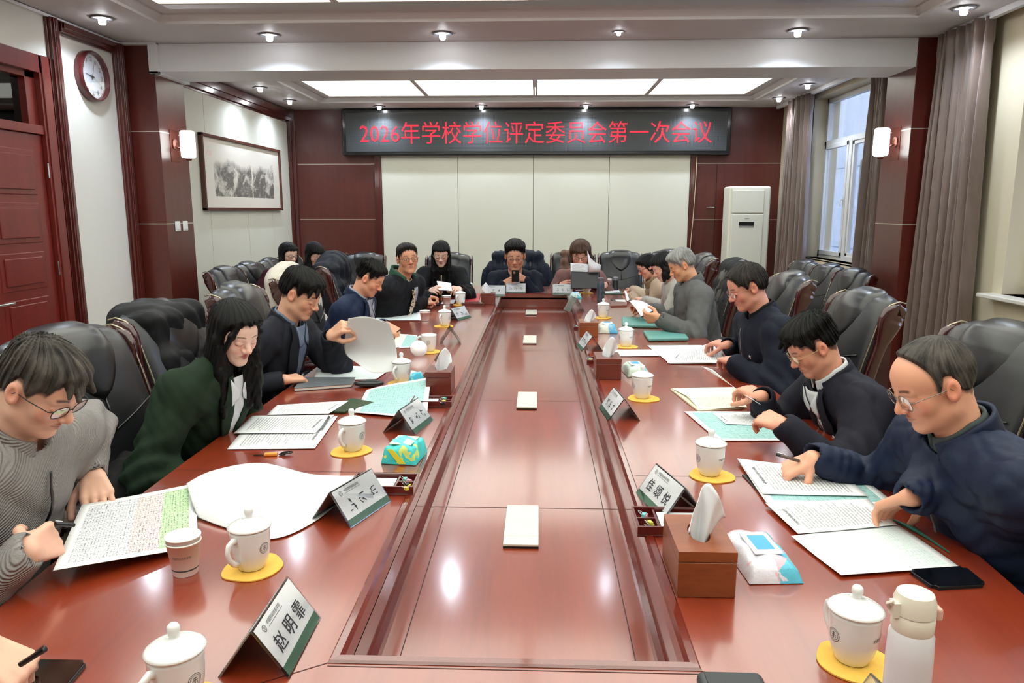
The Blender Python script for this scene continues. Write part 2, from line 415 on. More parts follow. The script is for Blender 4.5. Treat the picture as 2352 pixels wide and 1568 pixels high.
# --- right wall with two window openings
W1 = (7.2, 9.2, 1.0, 2.84); W2 = (3.3, 5.28, .98, 2.84)
rw = MB(); a, b = XR, XR+.3
rw.box((a,W1[1],0),(b,YB+.1,ZC)).box((a,W2[1],0),(b,W1[0],ZC)).box((a,YF-.2,0),(b,W2[0],ZC))
for y0,y1,z0,z1 in (W1,W2): rw.box((a,y0,0),(b,y1,z0)).box((a,y0,z1),(b,y1,ZC))
struct(rw.obj('wall_right', M_beige))
M_pane = glass('window_glass',(236,242,250),.03)
def window(n, y0, y1, z0, z1, lab):
    w = thing(n, None, None, (XR+.15,0,0)); w['kind']='structure'; w['label']=lab
    f = MB(); t=.055
    def fr(a0,a1,c0,c1,d0=0,d1=.06,t=t):
        f.box((d0,a0,c0),(d1,a0+t,c1)); f.box((d0,a1-t,c0),(d1,a1,c1)); f.box((d0,a0,c0),(d1,a1,c0+t)); f.box((d0,a0,c1-t),(d1,a1,c1))
    ym = y0+(y1-y0)*.62; zt = z0+1.33
    fr(y0,y1,z0,z1); f.box((0,y0,zt-.03),(.06,y1,zt+.03))
    f.box((-.004,ym-.04,z0),(.06,ym+.04,zt))
    fr(ym+.03,y1-.04,z0+.04,zt-.02,-.012,.03,.05); fr(y0+.04,ym-.03,z0+.04,zt-.02,.01,.05,.05)
    f.obj('window_frame', M_alu, w, bevel=.004)
    p = MB(); p.box((.03,y0+.05,zt+.03),(.036,y1-.05,z1-.05)); p.box((.012,ym+.07,z0+.08),(.018,y1-.08,zt-.06)); p.box((.03,y0+.08,z0+.08),(.036,ym-.07,zt-.06))
    p.obj('window_pane', M_pane, w)
    h = MB(); h.box((-.02,ym+.045,z0+.62),(-.01,ym+.065,z0+.70)); h.tube([(-.015,ym+.055,z0+.67),(-.05,ym+.055,z0+.67),(-.052,ym+.055,z0+.60)],.008,8); h.obj('window_handle', M_alu, w, auto=40)
    s = MB(); s.box((-.27 if n=='window_2' else -.15,y0-.04,z0-.03),(.0,y1+.1,z0)); s.obj('window_sill', M('sill_stone',(206,202,194),.3,vary=.05), w, bevel=.008)
window('window_1', *W1, 'tall white framed window behind the right wood pillar')
window('window_2', *W2, 'white framed window at the right edge of the photo')
struct(MB().box((3.2,2.2,.68),(XR,5.6,.72)).obj('trim_11', M('rail_grey',(150,140,122),.35,.3), bevel=.004), 'grey rail along the right wall under the near window')
# curtains
def curtain(lab, y0t, y1t, y0b, y1b, folds, x=3.12, seed=1):
    rnd = random.Random(seed); ph = [rnd.uniform(0,6) for _ in range(6)]
    def fn(u, v):
        z = .05+v*2.83; k = v
        ya = y0b+(y0t-y0b)*k**.8; yb = y1b+(y1t-y1b)*k**.8
        uu = u+.02*sin(u*9+ph[0])+.012*sin(u*23+ph[1]+v*1.5)
        y = ya+(yb-ya)*uu
        w = u*folds*2*pi
        am = (.065+.022*sin(u*7+ph[2]))*(1-.35*v)
        d = sin(w+.8*sin(u*5+ph[3])+.25*sin(v*3+ph[4]))
        d = math.copysign(abs(d)**.7, d)*am + .008*sin(w*2.3+v*6+ph[5]) + (.012*sin(w*3+ph[1]) if v > .93 else 0)
        return (x+d, y, z)
    mb = MB().grid(fn, int(folds*18), 40)
    t = None
    if 'curtain_cloth' not in _M:
        t = NT('curtain_cloth'); v = t.coord('Object',(1,30,1.5)); n = t.noise(v, 3, 5, .6, .3)
        t.l(t.mix(n, rgb(84,67,59), rgb(124,104,93)), t.b.inputs['Base Color']); t.b.inputs['Roughness'].default_value=.42; t.b.inputs['Sheen Weight'].default_value=.3
        t.bump(n,.3,.004); _M['curtain_cloth'] = t.m
    o = mb.obj('curtain', _M['curtain_cloth'], smooth=True, solid=.006)
    return tag(o, lab, 'curtain', 'brown satin curtains at the windows')
curtain('wide brown pleated curtain hanging between the near window and the right pillar', 5.53,6.12,5.42,6.22,7,3.1,3)
curtain('brown pleated curtain at the far side of the tall window, behind the air conditioner', 8.95,9.62,8.78,9.75,7,3.1,5)
curtain('narrow brown curtain just behind the right wood pillar', 6.95,7.24,6.82,7.36,4,3.1,9)
struct(MB().box((3.1,2.2,2.86),(3.14,6.2,2.9)).box((3.1,6.82,2.86),(3.14,10.2,2.9)).obj('trim_12', M_white), 'white curtain track on the ceiling')
# facade outside
t_ = NT('facade'); br = t_.n('ShaderNodeTexBrick'); br.inputs['Scale'].default_value=1.0; br.inputs['Mortar Size'].default_value=.012
br.inputs['Color1'].default_value=rgb(188,196,216); br.inputs['Color2'].default_value=rgb(198,206,224); br.inputs['Mortar'].default_value=rgb(120,132,160)
br.inputs['Brick Width'].default_value=1.6; br.inputs['Row Height'].default_value=.7
cc = t_.n('ShaderNodeTexCoord'); mp=t_.n('ShaderNodeMapping'); mp.inputs['Rotation'].default_value=(pi/2,0,pi/2); t_.l(cc.outputs['Object'],mp.inputs[0]); t_.l(mp.outputs[0],br.inputs[0])
t_.l(br.outputs[0],t_.b.inputs['Base Color']); t_.b.inputs['Roughness'].default_value=.8
fa = MB().box((6.2,-4,-3),(6.5,22,5.2)); fo = fa.obj('neighbouring_building', t_.m); tag(fo,'pale bluish stone building seen through the tall window','building')
for y in (1.5,5.2,9.3,13.5):
    for z in (-1.5,1.0): MB().box((6.15,y,z),(6.22,y+1.3,z+1.5)).obj('window_pane', M('far_dark_window',(58,68,84),.1), fo)
# --- downlights
M_bulb = NT('bulb_glow'); _n = M_bulb.noise(M_bulb.coord('Object'),9,2); M_bulb.l(M_bulb.mix(_n, rgb(240,246,255), rgb(255,255,255)), M_bulb.b.inputs['Emission Color']); M_bulb.b.inputs['Emission Strength'].default_value=14
LAMP_W = 20
dl0 = None
DLS = [(-3.1,5.45,'at the ceiling corner near the clock'),(-2.1,6.0,'left of centre before the white beam'),(-.75,6.0,'centre-left before the white beam'),(.6,6.0,'centre-right before the white beam'),(1.95,6.0,'right of centre before the white beam'),(2.85,5.4,'above the wide curtain'),
 (-3.1,8.47,'above the landscape picture'),(-3.1,9.46,'at the far left ceiling corner'),(-2.1,10.02,'above the left end of the sign'),(-.76,10.02,'second from left above the sign'),(.6,10.02,'third from left above the sign'),(1.97,10.02,'above the right end of the sign'),(2.9,9.46,'at the far right above the air conditioner'),(2.9,8.48,'near the top of the tall window'),
 (-3.1,3.4,'outside the photo on the left'),(2.85,3.4,'outside the photo on the right'),(-3.1,1.2,'behind on the left'),(2.85,1.2,'behind on the right')]
for k, (x, y, d) in enumerate(DLS):
    if dl0 is None:
        p = dl0 = thing('downlight', None, 'ceiling lamp')
        MB().lathe([(.062,.0),(.078,-.004),(.08,-.008),(.068,-.012),(.058,-.006)],28,cap=False).obj('trim_ring', M('lamp_ring',(150,150,156),.3,.8), p, smooth=True)
        MB().lathe([(.0,-.05),(.018,-.048),(.024,-.04),(.026,-.002),(0,-.002)],16).obj('bulb', M_bulb.m, p, smooth=True)
    else: p = copytree(dl0)
    p.location = (x, y, ZC)
    tag(p, f'small round ceiling lamp with glowing bulb {d}', group='round ceiling downlights')
    if k == 3: p.scale = (.6,.6,.6)
    L = bpy.data.lights.new('downlight_beam','SPOT'); L.energy = LAMP_W*(.25 if k==3 else 1); L.spot_size = R(150); L.spot_blend = .9; L.shadow_soft_size = .03; L.color=(.72,.84,1)
    lo = bpy.data.objects.new('downlight_beam', L); COL.objects.link(lo); lo.location=(x,y,ZC-.06)
sp = MB().lathe([(0,-.03),(.03,-.026),(.036,-.008),(.05,-.003),(.05,0),(0,0)],20,mat=T(-.1,5.08,ZC+.06)); tag(sp.obj('smoke_detector', M_white, smooth=True),'small round detector on the near ceiling recess','detector')
# --- picture
pc = thing('framed_picture','long ink mountain landscape in a thin dark wood frame on left wall','picture',(XL+.02,8.65,1.94))
f = MB(); w,h = 1.14,.385
for lo,hi in (((0,-w,h-.03),(.045,w,h)),((0,-w,-h),(.045,w,-h+.03)),((0,-w,-h),(.045,-w+.03,h)),((0,w-.03,-h),(.045,w,h))): f.box(lo,hi)
f.obj('picture_frame', M('frame_brown',(88,52,40),.35), pc, bevel=.004)
t_=NT('ink_painting'); c=t_.n('ShaderNodeTexCoord'); s_=t_.xyz(c.outputs['UV'])
sx=t_.m_('SUBTRACT',t_.m_('MULTIPLY',s_[0],1.0),0.0)
cmb=t_.n('ShaderNodeCombineXYZ'); t_.l(t_.m_('MULTIPLY',s_[0],3.2),cmb.inputs[0]); t_.l(t_.m_('MULTIPLY',s_[1],1.2),cmb.inputs[1])
rid=t_.noise(cmb.outputs[0],2.6,8,.62,.8)
cm2=t_.n('ShaderNodeCombineXYZ'); t_.l(t_.m_('MULTIPLY',s_[0],3.2),cm2.inputs[0])
top=t_.noise(cm2.outputs[0],1.6,5,.55)
edge=t_.m_('ADD',t_.m_('MULTIPLY',top,.42),.48)           # ridge height
below=t_.m_('MULTIPLY',t_.m_('SUBTRACT',edge,s_[1]),9,clamp=True)
v2=t_.n('ShaderNodeTexVoronoi'); v2.inputs['Scale'].default_value=9; t_.l(cmb.outputs[0],v2.inputs[0])
crk=t_.noise(cmb.outputs[0],11,6,.75,1.6)
ink=t_.m_('MULTIPLY',t_.m_('SUBTRACT',t_.m_('ADD',crk,t_.m_('MULTIPLY',rid,.9)),.64),3.0,clamp=True)
mist=t_.m_('MULTIPLY',t_.m_('SUBTRACT',rid,.30),5,clamp=True)
ink=t_.m_('MULTIPLY',t_.m_('MULTIPLY',ink,below),mist)
ins=t_.m_('MULTIPLY',t_.band(s_[0],.115,.905),t_.band(s_[1],.165,.80))
wf=t_.m_('ABSOLUTE',t_.m_('SUBTRACT',t_.m_('ADD',s_[0],t_.m_('MULTIPLY',rid,.06)),.615)); wf=t_.m_('GREATER_THAN',wf,.006)
ink=t_.m_('MULTIPLY',t_.m_('MULTIPLY',ink,ins),wf)
cx=t_.m_('MULTIPLY',t_.band(s_[0],.86,.9),t_.band(s_[1],.58,.76)); cw=t_.m_('GREATER_THAN',t_.noise(cmb.outputs[0],60,2),.55)
seal=t_.m_('MULTIPLY',t_.band(s_[0],.035,.10),t_.band(s_[1],.74,.82))
col=t_.mix(t_.m_('MULTIPLY',ink,.85),rgb(226,219,207),rgb(58,58,54)); col=t_.mix(t_.m_('MULTIPLY',t_.m_('MULTIPLY',cx,cw),.8),col,rgb(60,58,56)); col=t_.mix(t_.m_('MULTIPLY',seal,.22),col,rgb(240,150,140))
t_.l(col,t_.b.inputs['Base Color']); t_.b.inputs['Roughness'].default_value=.5; t_.b.inputs['Coat Weight'].default_value=.25
MB().grid(lambda u,v:(.02,-w+.03+u*2*(w-.03),-h+.03+v*2*(h-.03)),1,1).obj('painting', t_.m, pc)
# --- clock
ck = thing('wall_clock','round wall clock with a dark red rim and white dial','clock',(XL,5.78,2.56))
X = RY(pi/2)
MB().lathe([(.185,.0),(.185,.05),(.178,.062),(.168,.06),(.165,.03),(0.165,.0)],48,mat=X,cap=False).obj('rim', wood('clock_rim',(70,18,22),(98,36,36),.3,.5), ck, auto=40)
MB().lathe([(0,.02),(.167,.02)],48,mat=X,cap=False).obj('dial', M('dial_white',(222,224,230),.4), ck)
nb = MB()
for k in range(1,13):
    a = pi/2-2*pi*k/12
    put_text(nb, str(k), T(.024, cos(a)*.128, sin(a)*.128) @ RZ(pi/2) @ RX(pi/2), height=.032)
nb.obj('numerals', M_black, ck)
hn = MB()
def hand(a, L, w, z):
    d=(cos(a),sin(a)); n=(-d[1],d[0])
    hn.add([(z,-d[0]*.03+n[0]*w,-d[1]*.03+n[1]*w),(z,-d[0]*.03-n[0]*w,-d[1]*.03-n[1]*w),(z,d[0]*L-n[0]*w*.5,d[1]*L-n[1]*w*.5),(z,d[0]*L+n[0]*w*.5,d[1]*L+n[1]*w*.5)],[(0,1,2,3)])
hand(R(172),.085,.004,.027); hand(R(70),.125,.003,.029); hand(R(-28),.13,.0012,.031); hn.obj('hands', M_black, ck)
MB().lathe([(0,.045),(.166,.045)],48,mat=X,cap=False).obj('glass_cover', glass('clock_glass',(252,252,252),.0,.02,.12), ck)
# --- air conditioner
ac = thing('air_conditioner','tall white floor-standing air conditioner in the far right corner','air conditioner',(2.675,9.92,0))
M_ac = M('ac_white',(222,220,206),.35,vary=.01)
MB().box((-.235,-.17,.0),(.29,.17,1.86)).obj('cabinet', M_ac, ac, bevel=.03, seg=4)
MB().box((-.2,-.19,1.52),(.2,-.165,1.81)).obj('outlet_panel', M_ac, ac, bevel=.008)
MB().box((-.2,-.19,.86),(.2,-.165,1.505)).obj('front_panel', M_ac, ac, bevel=.008)
MB().box((-.2,-.188,.08),(.2,-.165,.85)).obj('lower_panel', M_ac, ac, bevel=.008)
MB().box((-.105,-.194,1.36),(.085,-.188,1.41)).obj('display', M_black, ac)
MB().box((-.035,-.194,1.45),(.02,-.189,1.456)).box((-.105,-.194,1.34),(.085,-.189,1.352)).obj('badge', M('badge_grey',(120,122,124),.3), ac)
s=MB()
for k in range(5): s.tube([(-.19+.028*k,-.192,.93+.006*sin(k*2)),(-.165+.028*k,-.192,.937+.004*cos(k*3)),(-.15+.028*k,-.192,.928)],.004,5,flat=.6)
s.tube([(-.12,-.192,.955),(-.09,-.192,.96)],.003,5)
s.obj('sticker', M('sticker_green',(86,150,120),.5), ac)
# --- world + exposure
wd = bpy.data.worlds.new('world'); SC.world = wd; wd.use_nodes = True; wn_ = wd.node_tree
bg = wn_.nodes['Background']
sky = wn_.nodes.new('ShaderNodeTexSky'); sky.sky_type='NISHITA'; sky.sun_disc=False; sky.sun_elevation=R(35); sky.sun_rotation=R(200); sky.air_density=1.5; sky.dust_density=3
wn_.links.new(sky.outputs[0], bg.inputs[0]); bg.inputs[1].default_value = 1.0
vs_ = SC.view_settings; vs_.view_transform='Standard'; vs_.look='None'; vs_.gamma=1; vs_.exposure=1.3; vs_.use_curve_mapping=False
cy = SC.cycles; cy.max_bounces=4; cy.diffuse_bounces=3; cy.glossy_bounces=3; cy.transmission_bounces=2; cy.transparent_max_bounces=8; cy.caustics_reflective=False; cy.caustics_refractive=False
cy.use_denoising=True; cy.sample_clamp_indirect=8; cy.use_adaptive_sampling=True; cy.adaptive_threshold=.09; cy.adaptive_min_samples=16
# ================================================================ TABLE
M_tab = wood('table_wood', (116,33,11), (148,54,22), .34, 1., (9,.7,9), .13, 1., .8)
M_tab2 = wood('table_rim_wood', (92,22,12), (120,38,22), .24, .9, (9,.7,9), .07)
for _m in (M_tab,M_tab2): _m.node_tree.nodes['Principled BSDF'].inputs['Coat IOR'].default_value=1.75
tb = thing('conference_table','long glossy red-brown conference table with a sunken centre panel','table',(0,0,0))
CXT=-.04; Y0,Y1=.42,7.86
TX0,TX1,TY0,TY1=-.352,.27,1.215,7.12      # sunken trough opening
def outline(inset=0, n=24):
    """boat-shaped outline, counter clockwise"""
    pts=[]; yc=(Y0+Y1)/2; hy=(Y1-Y0)/2-inset
    N=160
    for k in range(N):
        a=2*pi*k/N; c,s=cos(a),sin(a)
        e=2/7.0
        x=math.copysign(abs(c)**e,c); y=math.copysign(abs(s)**e,s)
        w=(1.105-inset)*(1-.07*abs(y)**4)
        pts.append((CXT+x*w, yc+y*hy))
    return pts
def top_mesh(z0,z1,inset,hole=True,hz=None):
    bm=bmesh.new()
    out=[bm.verts.new((x,y,z1)) for x,y in outline(inset)]
    eds=[bm.edges.new((out[i],out[(i+1)%len(out)])) for i in range(len(out))]
    hp=[(TX0,TY0),(TX1,TY0),(TX1,TY1),(TX0,TY1)]
    inn=[bm.verts.new((x,y,z1)) for x,y in hp]
    eds+=[bm.edges.new((inn[i],inn[(i+1)%4])) for i in range(4)]
    bmesh.ops.triangle_fill(bm,use_beauty=True,edges=eds)
    for f in bm.faces:
        if f.normal.z<0: f.normal_flip()
    r=bmesh.ops.extrude_face_region(bm,geom=bm.faces[:])
    for v in [g for g in r['geom'] if isinstance(g,bmesh.types.BMVert)]: v.co.z=z0
    bmesh.ops.recalc_face_normals(bm,faces=bm.faces)
    me=bpy.data.meshes.new('tabletop'); bm.to_mesh(me); bm.free(); return me
o=link('tabletop',top_mesh(TZ-.05,TZ,0),tb,M_tab)
md=o.modifiers.new('bevel','BEVEL'); md.width=.012; md.segments=3; md.limit_method='ANGLE'; md.angle_limit=R(60); md.harden_normals=True
o.data.polygons.foreach_set('use_smooth',[True]*len(o.data.polygons))
# apron below the top
ap=MB(); A=outline(.28); n=len(A); B=outline(.30)
ap.add([(x,y,.06) for x,y in B]+[(x,y,TZ-.05) for x,y in A],[(i,(i+1)%n,n+(i+1)%n,n+i) for i in range(n)])
ap.obj('base_panel',M_tab2,tb,auto=30)
ft=MB(); B=outline(.34); ft.prism(B,0,.07); ft.obj('plinth',M('plinth_dark',(40,12,10),.4),tb)
# trough walls with lip
TD=.60
wl=MB()
def ring(i0,z0,i1,z1):
    a=[(TX0+i0,TY0+i0),(TX1-i0,TY0+i0),(TX1-i0,TY1-i0),(TX0+i0,TY1-i0)]; b=[(TX0+i1,TY0+i1),(TX1-i1,TY0+i1),(TX1-i1,TY1-i1),(TX0+i1,TY1-i1)]
    wl.add([(x,y,z0) for x,y in a]+[(x,y,z1) for x,y in b],[(k,(k+1)%4,4+(k+1)%4,4+k) for k in range(4)])
for q in ((-.022,TZ+.001,-.018,TZ+.005),(-.018,TZ+.005,-.004,TZ+.006),(-.004,TZ+.006,.003,TZ-.002),(.003,TZ-.002,.006,TZ-.03),(.006,TZ-.03,.0,TZ-.036),(.0,TZ-.036,.0,TD+.03),(.0,TD+.03,.012,TD+.02),(.012,TD+.02,.014,TD)): ring(*q)
wl.obj('trough_rim',M_tab2,tb)
MB().box((TX0-.02,TY0-.02,TD-.02),(TX1+.02,TY1+.02,TD)).obj('trough_panel',M_tab,tb)
sm=MB()
def strip(a,b,z,w=.0016):
    a=Vector(a);b=Vector(b); d=(b-a).normalized(); n=Vector((-d.y,d.x))*w
    sm.add([(a.x+n.x,a.y+n.y,z),(a.x-n.x,a.y-n.y,z),(b.x-n.x,b.y-n.y,z),(b.x+n.x,b.y+n.y,z)],[(0,1,2,3)])
for y in (2.17,3.55,4.93,6.3):
    strip((CXT-1.09,y),(TX0-.03,y),TZ+.0006,.001); strip((TX1+.03,y),(CXT+1.09,y),TZ+.0006,.001); strip((TX0+.015,y+.12),(TX1-.015,y+.12),TD+.0006)
for sx,x in ((-1,TX0-.02),(1,TX1+.02)):
    strip((x,TY0-.02),(x+sx*.55,TY0-.36),TZ+.0006,.001); strip((x,TY1+.02),(x+sx*.55,TY1+.5),TZ+.0006,.001)
strip((TX0-.02,TY0-.03),(TX1+.02,TY0-.03),TZ+.0006,.001)
for x in (TX0+.055,TX1-.055): strip((x,TY0+.02),(x,TY1-.02),TD+.0006,.0012)
sm.obj('joint_lines',M('joint_dark',(46,12,10),.5),tb)
# socket boxes on the trough panel
for k,(u0,v0,u1,v1,d) in enumerate([(1155,1250,1237,1160,'nearest one'),(1186,935,1233,900,'second nearest'),(1201,787,1232,770,'third nearest'),(1207,721,1233,711,'farthest')]):
    a=onz(u0,v0,TD+.012); b=onz(u1,v0,TD+.012); c=onz((u0+u1)/2,v1,TD+.012); w=b.x-a.x; L=c.y-a.y
    p=thing('socket_box',f'flat cream socket box on the sunken table centre, {d}','socket box',((a.x+b.x)/2,(a.y+c.y)/2,TD),group='cream socket boxes in the table centre')
    MB().box((-w/2,-L/2,0),(w/2,L/2,.006)).obj('base',M_black,p)
    MB().box((-w/2,-L/2,.006),(w/2,-L/2+L*.2,.013)).obj('front_cover',M('socket_cream',(216,214,200),.4),p,bevel=.0015)
    MB().box((-w/2,-L/2+L*.205,.006),(w/2,L/2,.013)).obj('lid',M('socket_cream',(216,214,200),.4),p,bevel=.0015)
# ================================================================ CHAIRS
M_lea=M('black_leather',(27,27,30),.36,coat=.25,crough=.3,vary=.1,vs=5,bump=.25,bs=120,bd=.001)
M_lea2=M('dark_leather_pad',(13,13,15),.3,coat=.3,crough=.25,bump=.25,bs=120,bd=.001)
M_cw=wood('chair_wood',(44,5,8),(62,11,12),.2,.8,(3,3,3),.06)
def loft(mb,secs,mi=0,cap=True):
    n=len(secs[0]); vs=[p for s in secs for p in s]; fs=[]
    for i in range(len(secs)-1):
        for k in range(n): fs.append((i*n+k,i*n+(k+1)%n,(i+1)*n+(k+1)%n,(i+1)*n+k))
    if cap: fs.append(tuple(range(n-1,-1,-1))); fs.append(tuple((len(secs)-1)*n+k for k in range(n)))
    return mb.add(vs,fs,mi)
def rrect(w,t,n=20,e=4.):
    r=[]
    for k in range(n):
        a=2*pi*(k+.5)/n; c,s=cos(a),sin(a); r.append((math.copysign(abs(c)**(2/e),c)*w,math.copysign(abs(s)**(2/e),s)*t))
    return r
# back centreline (y behind seat, z) ; chair faces +y, origin on floor at seat centre
CL=[(-.22,.44),(-.235,.54),(-.25,.64),(-.27,.74),(-.295,.84),(-.325,.94),(-.35,1.02),(-.37,1.075),(-.40,1.105),(-.435,1.095)]
def bpt(s):
    s=max(0,min(1,s))*(len(CL)-1); i=min(int(s),len(CL)-2); f=s-i
    p=Vector(CL[i]).lerp(Vector(CL[i+1]),f); t=(Vector(CL[i+1])-Vector(CL[i])).normalized(); return p,t
def make_chair(name='conference_chair'):
    c=thing(name,None,'chair')
    mb=MB(); secs=[]
    for k in range(31):
        s=k/30; p,t=bpt(s); n=Vector((t.y,-t.x))   # n faces forward
        w=.245+.02*sin(s*pi)-(.012 if s>.9 else 0); th=.045+.012*sin(min(1,s*1.2)*pi)
        if k in (0,30): th*=.6; w*=.96
        sec=[]
        for a,b in rrect(w,th,28):
            bulge=.018*(1-(a/w)**2) if b>0 else 0
            q=p+n*(b+bulge); sec.append((a,q.x,q.y))
        secs.append(sec)
    loft(mb,secs); mb.obj('backrest',M_lea,c,smooth=True)
    # U-shaped darker pad
    mb=MB()
    def fn(u,v):
        s=.52+.40*v; p,t=bpt(s); n=Vector((t.y,-t.x)); x=(u*2-1); w=.15*math.sqrt(max(.0004,1-max(0,(.5-v)/.5)**2))
        edge=max(abs(x)**6,max(0,(1-v)-.93)*0); q=p+n*(.062+.012*(1-x*x)-.02*edge)
        return (x*w,q.x,q.y)
    mb.grid(fn,14,16); mb.obj('headrest_pad',M_lea2,c,smooth=True,solid=.012)
    # stitched seams
    mb=MB()
    def on(x,s,off=.063):
        p,t=bpt(s); n=Vector((t.y,-t.x)); q=p+n*(off+.0*(1-(x/.24)**2)); return (x,q.x,q.y)
    def off(x,s): return .047+.012*sin(min(1,s*1.2)*pi)+.018*(1-(x/.25)**2)-.001
    mb.tube([on(0,s,off(0,s)) for s in (.40,.46,.53)],.0035,5); mb.tube([on(x,.40-abs(x)*-.55*.0+abs(x)*.3,off(x,.4)) for x in (0,.06,.12,.18,.235)],.0035,5)
    mb.tube([on(-x,.40+abs(x)*.3,off(x,.4)) for x in (0,.06,.12,.18,.235)],.0035,5)
    mb.obj('seam_piping',M_lea2,c,smooth=True)
    # side frames: S-curved wooden panels beside the back, running into the arms
    for sx in (-1,1):
        mb=MB(); secs=[]
        for k in range(25):
            s=.12+.88*k/24; p,t=bpt(s); n=Vector((t.y,-t.x)); w=.018; d=.028+.030*sin(min(1,max(0,(s-.55)/.4))*pi)
            q0=p-n*.012
            secs.append([(sx*.272+a,(q0+n*b).x,(q0+n*b).y) for a,b in rrect(w,d,12,3)])
        loft(mb,secs); mb.obj('side_frame',M_cw,c,smooth=True)
        mb=MB(); pts=[]
        for k in range(20):
            s=.35+.65*k/19; p,t=bpt(s); n=Vector((t.y,-t.x)); q=p+n*.035; pts.append((sx*.268,q.x,q.y))
        mb.tube(pts,.004,5); mb.obj('metal_piping',M('piping_metal',(170,160,140),.25,.9),c,smooth=True)
        # arm
        mb=MB(); mb.tube([(sx*.29,-.25,.60),(sx*.30,-.12,.645),(sx*.30,.05,.655),(sx*.30,.18,.635),(sx*.295,.235,.58),(sx*.29,.22,.50),(sx*.285,.2,.3),(sx*.28,.21,.03),(sx*.28,.21,.0)],[.024,.028,.030,.028,.026,.024,.023,.022,.022],10,flat=1.2)
        mb.obj('armrest',M_cw,c,smooth=True)
        mb=MB(); mb.tube([(sx*.30,-.12,.668),(sx*.30,.0,.68),(sx*.30,.1,.672)],[.02,.024,.02],8,flat=.6); mb.obj('arm_pad',M_lea,c,smooth=True)
        mb=MB(); mb.tube([(sx*.27,-.2,.42),(sx*.27,-.24,.25),(sx*.27,-.30,.0)],[.024,.022,.02],8); mb.obj('leg',M_cw,c,smooth=True)
    mb=MB(); secs=[]
    for k in range(13):
        y=-.24+.50*k/12; e=min(1,min(k,12-k)/1.5+.55)
        secs.append([(a,y,.42+b+.012*(1-(a/.26)**2)) for a,b in rrect(.262*(.97+.03*e),.052*e,24)])
    loft(mb,secs); mb.obj('seat',M_lea,c,smooth=True)
    MB().box((-.25,-.22,.33),(.25,.24,.375)).obj('seat_frame',M_cw,c,bevel=.01)
    return c
chair0=None
def chair(x,y,face,label,group,sc=1.0):
    """face: direction the sitter looks, degrees from +x"""
    global chair0
    if chair0 is None: c=chair0=make_chair()
    else: c=copytree(chair0)
    x+=cos(R(face))*.37; y+=sin(R(face))*.37; c.location=(x,y,0); c.rotation_euler=(0,0,R(face-90)); c.scale=(sc,sc,sc)
    tag(c,label,None,group); return c
G1='leather chairs around the conference table'; G2='spare leather chairs along the walls'
CH={}
for key,x,y,f,lab in [
 ('p1',-1.52,1.5,0,'black leather chair of the man in the grey ribbed sweater'),
 ('p2',-1.60,2.42,-8,'black leather chair behind the woman in the green cardigan'),
 ('p3',-1.62,3.12,-4,'black leather chair buried under a black jacket, behind the woman in green'),
 ('p4',-1.62,3.95,0,'black leather chair between the black draped jacket and the man in navy'),
 ('cr',-1.62,4.85,0,'black leather chair carrying a cream coat on the left side'),
 ('p5',-1.62,5.85,0,'black leather chair under a dark hooded coat, beside the man in the plaid scarf'),
 ('p14',1.62,1.5,180,'black leather chair of the balding man in the navy jacket'),
 ('p13',1.62,2.62,186,'black leather chair at the right edge, behind the balding man'),
 ('p12',1.62,3.75,184,'black leather chair with red wooden side, behind the man in the dark suit'),
 ('p11',1.62,4.85,182,'black leather chair just right of the man reading in the dark navy jacket'),
 ('p10',1.55,5.95,180,'black leather chair with a coat, behind the grey-haired man'),
 ('p9',1.5,6.9,185,'black leather chair of the woman in the beige scarf'),
 ('p6',-1.0,8.3,-90,'black leather chair behind the long-haired woman in black at the far table end'),
 ('p7',-.24,8.5,-90,'black leather chair covered by a navy coat in the middle of the far table end'),
 ('p8',.40,8.75,-90,'black leather chair with a brown coat, behind the woman with the black folder'),
 ('e1',.96,8.8,-90,'empty black leather chair right of the woman with the black folder'),
 ('e2',1.6,9.05,-90,'black leather chair behind the woman with dark hair tied back'),
]: CH[key]=chair(x,y,f,lab,G1,.93 if f==-90 else 1)
for x,y,f,lab in [(-2.88,6.66,-12,'empty black leather chair nearest on the left wall, under the picture'),(-2.9,7.28,-10,'empty black leather chair, second along the left wall'),(-2.9,7.88,-8,'empty black leather chair, third along the left wall beside the seated woman'),
 (-2.95,8.6,-10,'black leather chair of the woman in glasses by the left wall'),(-2.6,9.2,-40,'black leather chair of the bowed woman in the far left corner'),
 (-2.1,8.95,-90,'black leather chair standing before the wood panel at the far left'),(-2.02,6.9,0,'black leather chair under a folded navy padded coat'),
 (2.78,7.8,188,'spare black leather chair farthest along the window wall'),(2.8,7.2,190,'spare black leather chair in the middle under the tall window'),(2.8,6.62,192,'spare black leather chair nearest the right wood pillar')]:
    chair(x,y,f,lab,G2,.9)
# ================================================================ IMPLICIT SURFACES
f32=np.float32
def A3(v): return np.array(tuple(v),dtype=f32)
def s_cap(P,a,b,ra,rb=None):
    a=A3(a); b=A3(b); rb=ra if rb is None else rb
    ba=b-a; pa=P-a; h=np.clip((pa@ba)/max(float(ba@ba),1e-9),0,1)
    q=pa-h[:,None]*ba; return np.sqrt((q*q).sum(1))-(ra+(rb-ra)*h)
def s_ell(P,c,r,Rm=None):
    q=P-A3(c)
    if Rm is not None: q=q@Rm
    r=np.array(r,dtype=f32); a=q/r; k0=np.sqrt((a*a).sum(1)); b=a/r; k1=np.sqrt((b*b).sum(1))+1e-9
    return k0*(k0-1)/k1
def s_box(P,c,h,rd,Rm=None):
    q=P-A3(c)
    if Rm is not None: q=q@Rm
    q=np.abs(q)-np.array(h,dtype=f32)+rd
    return np.sqrt((np.maximum(q,0)**2).sum(1))+np.minimum(q.max(1),0)-rd
